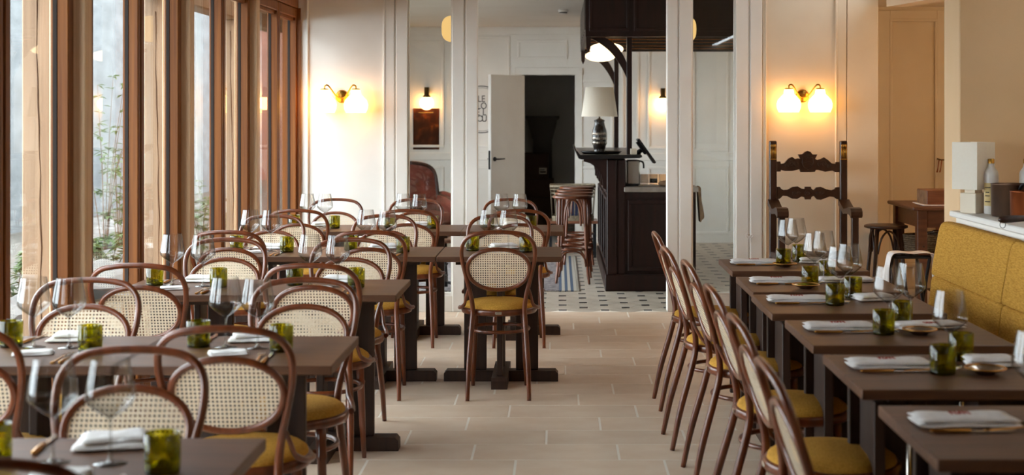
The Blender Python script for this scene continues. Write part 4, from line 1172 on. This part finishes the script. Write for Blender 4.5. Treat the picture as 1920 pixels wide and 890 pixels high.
# ------------------------------------------------------------------ the ledge: cube lamp, bottles, copper pans
zl = 1.06
cl = thing('cube_lamp', (2.02, 6.93, zl), 'cream block-shaped table lamp at the end of the white ledge', 'table lamp', rz=math.radians(38))
MB().box(-.046, .046, -.046, .046, 0, .098, b=.003).build('base_block', CREAM, cl)
MB().box(-.03, .03, -.03, .03, .098, .118).build('neck', CREAM, cl)
q = MB()
for a in ((-.072, .072, -.072, -.068), (-.072, .072, .068, .072), (-.072, -.068, -.068, .068), (.068, .072, -.068, .068)): q.box(*a, .116, .345)
q.build('shade', SHADE, cl)
def stone_bottle(x, y, label, h=.265, lab=True):
    t = thing('stoneware_bottle', (x, y, zl), label, 'bottle', 'stoneware bottles on the ledge')
    MB().lathe([(0, .002), (.032, 0), (.034, .004), (.034, .19), (.031, .205), (.018, .222), (.0145, .232), (.0145, .245), (0, .245)], 32).build('body', STONEW, t)
    MB().lathe([(.0158, .243), (.0158, .263), (.013, .266), (0, .266)], 20).build('gold_cap', BRASS, t)
    if lab:
        l_ = MB(); n_ = 12
        vs = [[l_.bm.verts.new((.0346 * math.cos(a), .0346 * math.sin(a), z)) for a in [math.radians(185 + 75 * i / n_) for i in range(n_ + 1)]] for z in (.04, .15)]
        for i in range(n_): l_.bm.faces.new((vs[0][i], vs[0][i + 1], vs[1][i + 1], vs[1][i]))
        l_.build('paper_label', PAPER, t)
        q = MB()
        for z_, w_ in ((.128, 50), (.105, 30), (.088, 38), (.06, 44)):
            q.tube([(.0352 * math.cos(a), .0352 * math.sin(a), z_) for a in [math.radians(222 - w_ / 2 + w_ * i / 8) for i in range(9)]], .0022, 5)
        q.build('label_lettering', INK, t)
    return t
stone_bottle(2.085, 6.86, 'grey stoneware bottle with cream label and gold cap on the ledge')
stone_bottle(2.255, 6.86, 'grey stoneware bottle behind the copper pans, cut by the frame', lab=False)
pt = thing('copper_saucepan', (2.14, 6.70, zl), 'large tarnished copper saucepan on the white ledge', 'saucepan', 'copper pans on the ledge')
MB().lathe([(0, .003), (.095, 0), (.1, .006), (.102, .15), (.105, .153), (.099, .153), (.097, .01), (0, .008)], 40).build('pan_body', OLDCOPPER, pt)
MB().tube(cr([(.0, -.10, .13), (.01, -.12, .155), (.05, -.14, .14), (.11, -.18, .10)], 4), .011, 8, flat=.6).build('iron_handle', IRON, pt)
p2 = thing('copper_saucepan', (2.14, 6.51, zl), 'small bright copper saucepan in front of the tarnished one', 'saucepan', 'copper pans on the ledge')
MB().lathe([(0, .003), (.068, 0), (.072, .006), (.073, .125), (.076, .128), (.070, .128), (.068, .01), (0, .008)], 36).build('pan_body', COPPER, p2)
MB().tube(cr([(.02, -.07, .10), (.06, -.11, .085), (.12, -.16, .07)], 4), .010, 8, flat=.6).build('iron_handle', IRON, p2)
p3 = thing('frying_pan', (2.30, 6.16, zl), 'iron frying pan with long dark wooden handle over the ledge edge', 'frying pan')
MB().lathe([(0, .003), (.11, 0), (.14, .03), (.143, .032), (.112, .006), (0, .007)], 36).build('pan_body', IRON, p3)
MB().tube([(-.135, 0, .026), (-.20, .004, .03), (-.23, .005, .03)], [.009, .010, .012], 8).build('handle_socket', IRON, p3)
MB().tube([(-.225, .005, .03), (-.26, .006, .029), (-.32, .008, .026), (-.37, .010, .023), (-.387, .010, .022), (-.395, .010, .022)], [.011, .0125, .0155, .0165, .0125, .004], 12).build('wooden_handle', CARVED, p3)
MB().tube([(-.375 + .012 * math.cos(a), .010, .0 + .012 * math.sin(a) * 1.2) for a in [2 * PI * i / 14 for i in range(14)]], .0014, 5, True).build('hanging_loop', IRON, p3)

# ------------------------------------------------------------------ side room furniture
zk = .85
kt = thing('work_table', (2.66, 10.68, 0), 'dark walnut work table standing in the opening to the side room', 'table')
MB().box(0, 1.6, 0, .85, zk - .028, zk, b=.008).build('tabletop', KTABLE, kt)
for x_ in (.04, 1.48):
    for y_ in (.03, .74): MB().box(x_, x_ + .075, y_, y_ + .075, 0, zk - .028, b=.004).build('leg', KTABLE, kt)
for a in ((.06, .09, .08, .76), (1.5, 1.53, .08, .76)): MB().box(a[0], a[1], a[2], a[3], zk - .16, zk - .028).build('apron', KTABLE, kt)
for a in (.045, .78): MB().box(.1, 1.5, a, a + .03, zk - .16, zk - .028).build('apron', KTABLE, kt)
MB().box(.06, 1.54, .08, .78, .465, .49).build('lower_shelf', KTABLE, kt)
MB().tube([(.085, .03, .55), (.085, .024, .55)], .008, 8).build('peg', CARVED, kt)
bt = thing('wooden_box', (2.81, 10.86, zk), 'long reddish wooden box on the walnut work table', 'box')
MB().box(0, .75, 0, .30, .006, .115, b=.004).build('box_body', BOXW, bt)
MB().box(-.002, 0, .005, .295, .01, .11).build('end_panel', GOLD if False else TOWEL, bt)
MB().box(-.03, .78, -.03, .33, 0, .006).build('cloth_mat', LINEN, bt)
bwc = thing('cafe_stool', (2.515, 10.94, 0), 'dark bentwood stool half tucked beside the walnut work table', 'stool')
MB().lathe([(.0, .672), (.15, .672), (.165, .678), (.165, .692), (.15, .698), (0, .692)], 32).build('seat', CARVED, bwc)
q = MB()
for i in range(4):
    a, a2 = PI / 4 + i * PI / 2, PI / 4 + (i + 1) * PI / 2
    MB().tube([(.12 * math.cos(a), .12 * math.sin(a), .675), (.2 * math.cos(a), .2 * math.sin(a), 0)], [.016, .012], 10).build('leg', CARVED, bwc)
    am = (a + a2) / 2
    q.tube(cr([(.135 * math.cos(a + .1), .135 * math.sin(a + .1), .48), (.125 * math.cos(a + .3), .125 * math.sin(a + .3), .60), (.105 * math.cos(am), .105 * math.sin(am), .655), (.125 * math.cos(a2 - .3), .125 * math.sin(a2 - .3), .60), (.135 * math.cos(a2 - .1), .135 * math.sin(a2 - .1), .48)], 4), .008, 8)
q.build('leg_arches', CARVED, bwc)
# basket of cutlery on the lower shelf, folding stand with a white cloth
cb_ = thing('cutlery_basket', (2.82, 11.02, .49), 'woven basket holding spoons under the walnut work table', 'basket')
q = MB(); r = random.Random(6)
for z in range(8):
    for s in range(1): q.tube([((.13 + .003 * z) * math.cos(a) + r.uniform(-.003, .003), (.09 + .003 * z) * math.sin(a), .01 + z * .016) for a in [2 * PI * i / 22 for i in range(22)]], .009, 5, True)
q.build('weave', WICKER, cb_)
for i in range(4):
    sp = thing('serving_spoon', (2.84 + i * .05, 11.0 + .02 * (i % 2), .628), ['first steel spoon in the woven basket, on its aisle side', 'second steel spoon in the woven basket', 'third steel spoon in the woven basket', 'last steel spoon in the woven basket, nearest the banquette'][i], 'spoon', 'spoons in the woven basket', rz=.3 - .2 * i)
    MB().tube([(-.09, 0, .0), (0, 0, .008), (.06, 0, .008)], .0045, 6).build('handle', STEEL, sp)
    MB().ell((.085, 0, .012), .032, .021, .011, 14, 8).build('spoon_bowl', STEEL, sp)
YS = 9.6
fs = thing('folding_stand', (wx(1700, YS), YS, 0), 'black folding tray stand with a white cloth beside the banquette end', 'stand')
hw = .125; zt_ = wz(478, YS)
for s in (-1, 1):
    MB().tube([(s * hw, -.12, zt_), (s * hw, .22, 0)], .012, 8).build('leg', IRON, fs)
    MB().tube([(s * (hw - .03), .12, zt_), (s * (hw - .03), -.22, 0)], .012, 8).build('leg', IRON, fs)
MB().tube([(-hw, -.12, zt_), (hw, -.12, zt_)], .013, 8).build('top_bar', IRON, fs); MB().tube([(-hw + .03, .12, zt_), (hw - .03, .12, zt_)], .013, 8).build('top_bar', IRON, fs)
for i in range(4): MB().box(-hw + .03 + i * .055, -hw + .055 + i * .055, -.12, .12, zt_ - .012, zt_ - .006).build('strap', BLACK, fs)
q = MB(); bm = q.bm; rows_ = []
prof = [(-.17, -.36), (-.165, -.2), (-.152, -.06), (-.135, .008), (-.08, .02), (0, .014), (.07, .02), (.125, .016), (.15, .004), (.165, -.05), (.172, -.14), (.19, -.25)]
pc = cr([(a, b, 0) for a, b in prof], 3)
for j in range(7):
    y = -.05 + j * .026
    rows_.append([bm.verts.new((p.x + .006 * math.sin(j * 1.3 + p.y * 20), y + .012 * math.sin(p.y * 12), p.y + (.02 * math.sin(j) if p.y < -.1 else 0))) for p in pc])
for A, B in zip(rows_, rows_[1:]):
    for i in range(len(A) - 1):
        f = bm.faces.new((A[i], A[i + 1], B[i + 1], B[i])); f.smooth = True
o = q.build('white_cloth', LINEN); o.location = (fs.location.x, YS - .12, zt_ + .012); tag(o, 'white cloth draped over the black folding stand', 'cloth')
md = o.modifiers.new('thickness', 'SOLIDIFY'); md.thickness = .003
# things hanging on the side room wall
hk = thing('copper_ladle', at(1762, 293, 12.58), 'copper utensils hanging from a hook on the side room wall', 'ladle')
MB().tube([(-.03, -.02, -.02), (.0, -.03, -.03), (.12, -.03, -.03)], .006, 8).build('hook_rail', DBRASS, hk)
for i, x_ in enumerate((-.015, .01)): MB().tube([(x_, -.035, -.03), (x_ - .01, -.035, -.1), (x_ - .02, -.04, -.14)], [.005, .004, .007], 8).build('ladle_handle', COPPER, hk)
cbd = thing('chopping_board', (wx(1766, 12.5), 12.5, zk + .001), 'round-topped wooden chopping board leaning in the side room', 'board')
MB().prism([(-.05, -.6), (-.05, .2), (-.03, .235), (.02, .25), (.09, .25), (.12, .235), (.14, .2), (.14, -.6)], 0, .02).build('board_panel', BOXW, cbd)
cbd.location.z = .62
sb = thing('side_shelf', (2.7 + .9, 12.42, .0), 'low wooden cabinet against the side room wall under the board', 'cabinet')
MB().box(-.35, .9, -.05, .17, 0, .01).build('base', KTABLE, sb)

# added fill lamp that warms the side room, unseen behind the pier
kl = thing('side_room_fill_lamp', (3.7, 10.2, 2.25), 'added warm fill globe in the side room, unseen behind the pier', 'pendant lamp')
MB().ell((0, 0, 0), .13, .13, .13, 24, 14).build('opal_globe', lamp_mat('side_room_fill_globe', (1.0, .60, .27), 30.0), kl)
MB().tube([(0, 0, .125), (0, 0, .25)], .006, 8).build('cord', BLACK, kl)

# small cord bow on the post beside the right-hand glazed light
cbw = thing('cord_bow', (wx(1404.5, YB), YB - .012, wz(443, YB)), 'small white cord bow tied on the white post near the farthest banquette table', 'bow')
for s_ in (-1, 1):
    MB().tube(cr([(0, 0, 0), (s_ * .018, -.006, .016), (s_ * .030, -.008, .010), (s_ * .022, -.006, -.004), (0, -.002, -.002)], 5), .0035, 6).build('loop', LINEN, cbw)
    MB().tube(cr([(0, -.003, 0), (s_ * .008, -.006, -.02), (s_ * .012, -.004, -.045)], 4), .003, 6).build('tail', LINEN, cbw)
MB().tube([(0, .002, .012), (0, .008, .013)], .004, 6).build('hook', BRASS, cbw)
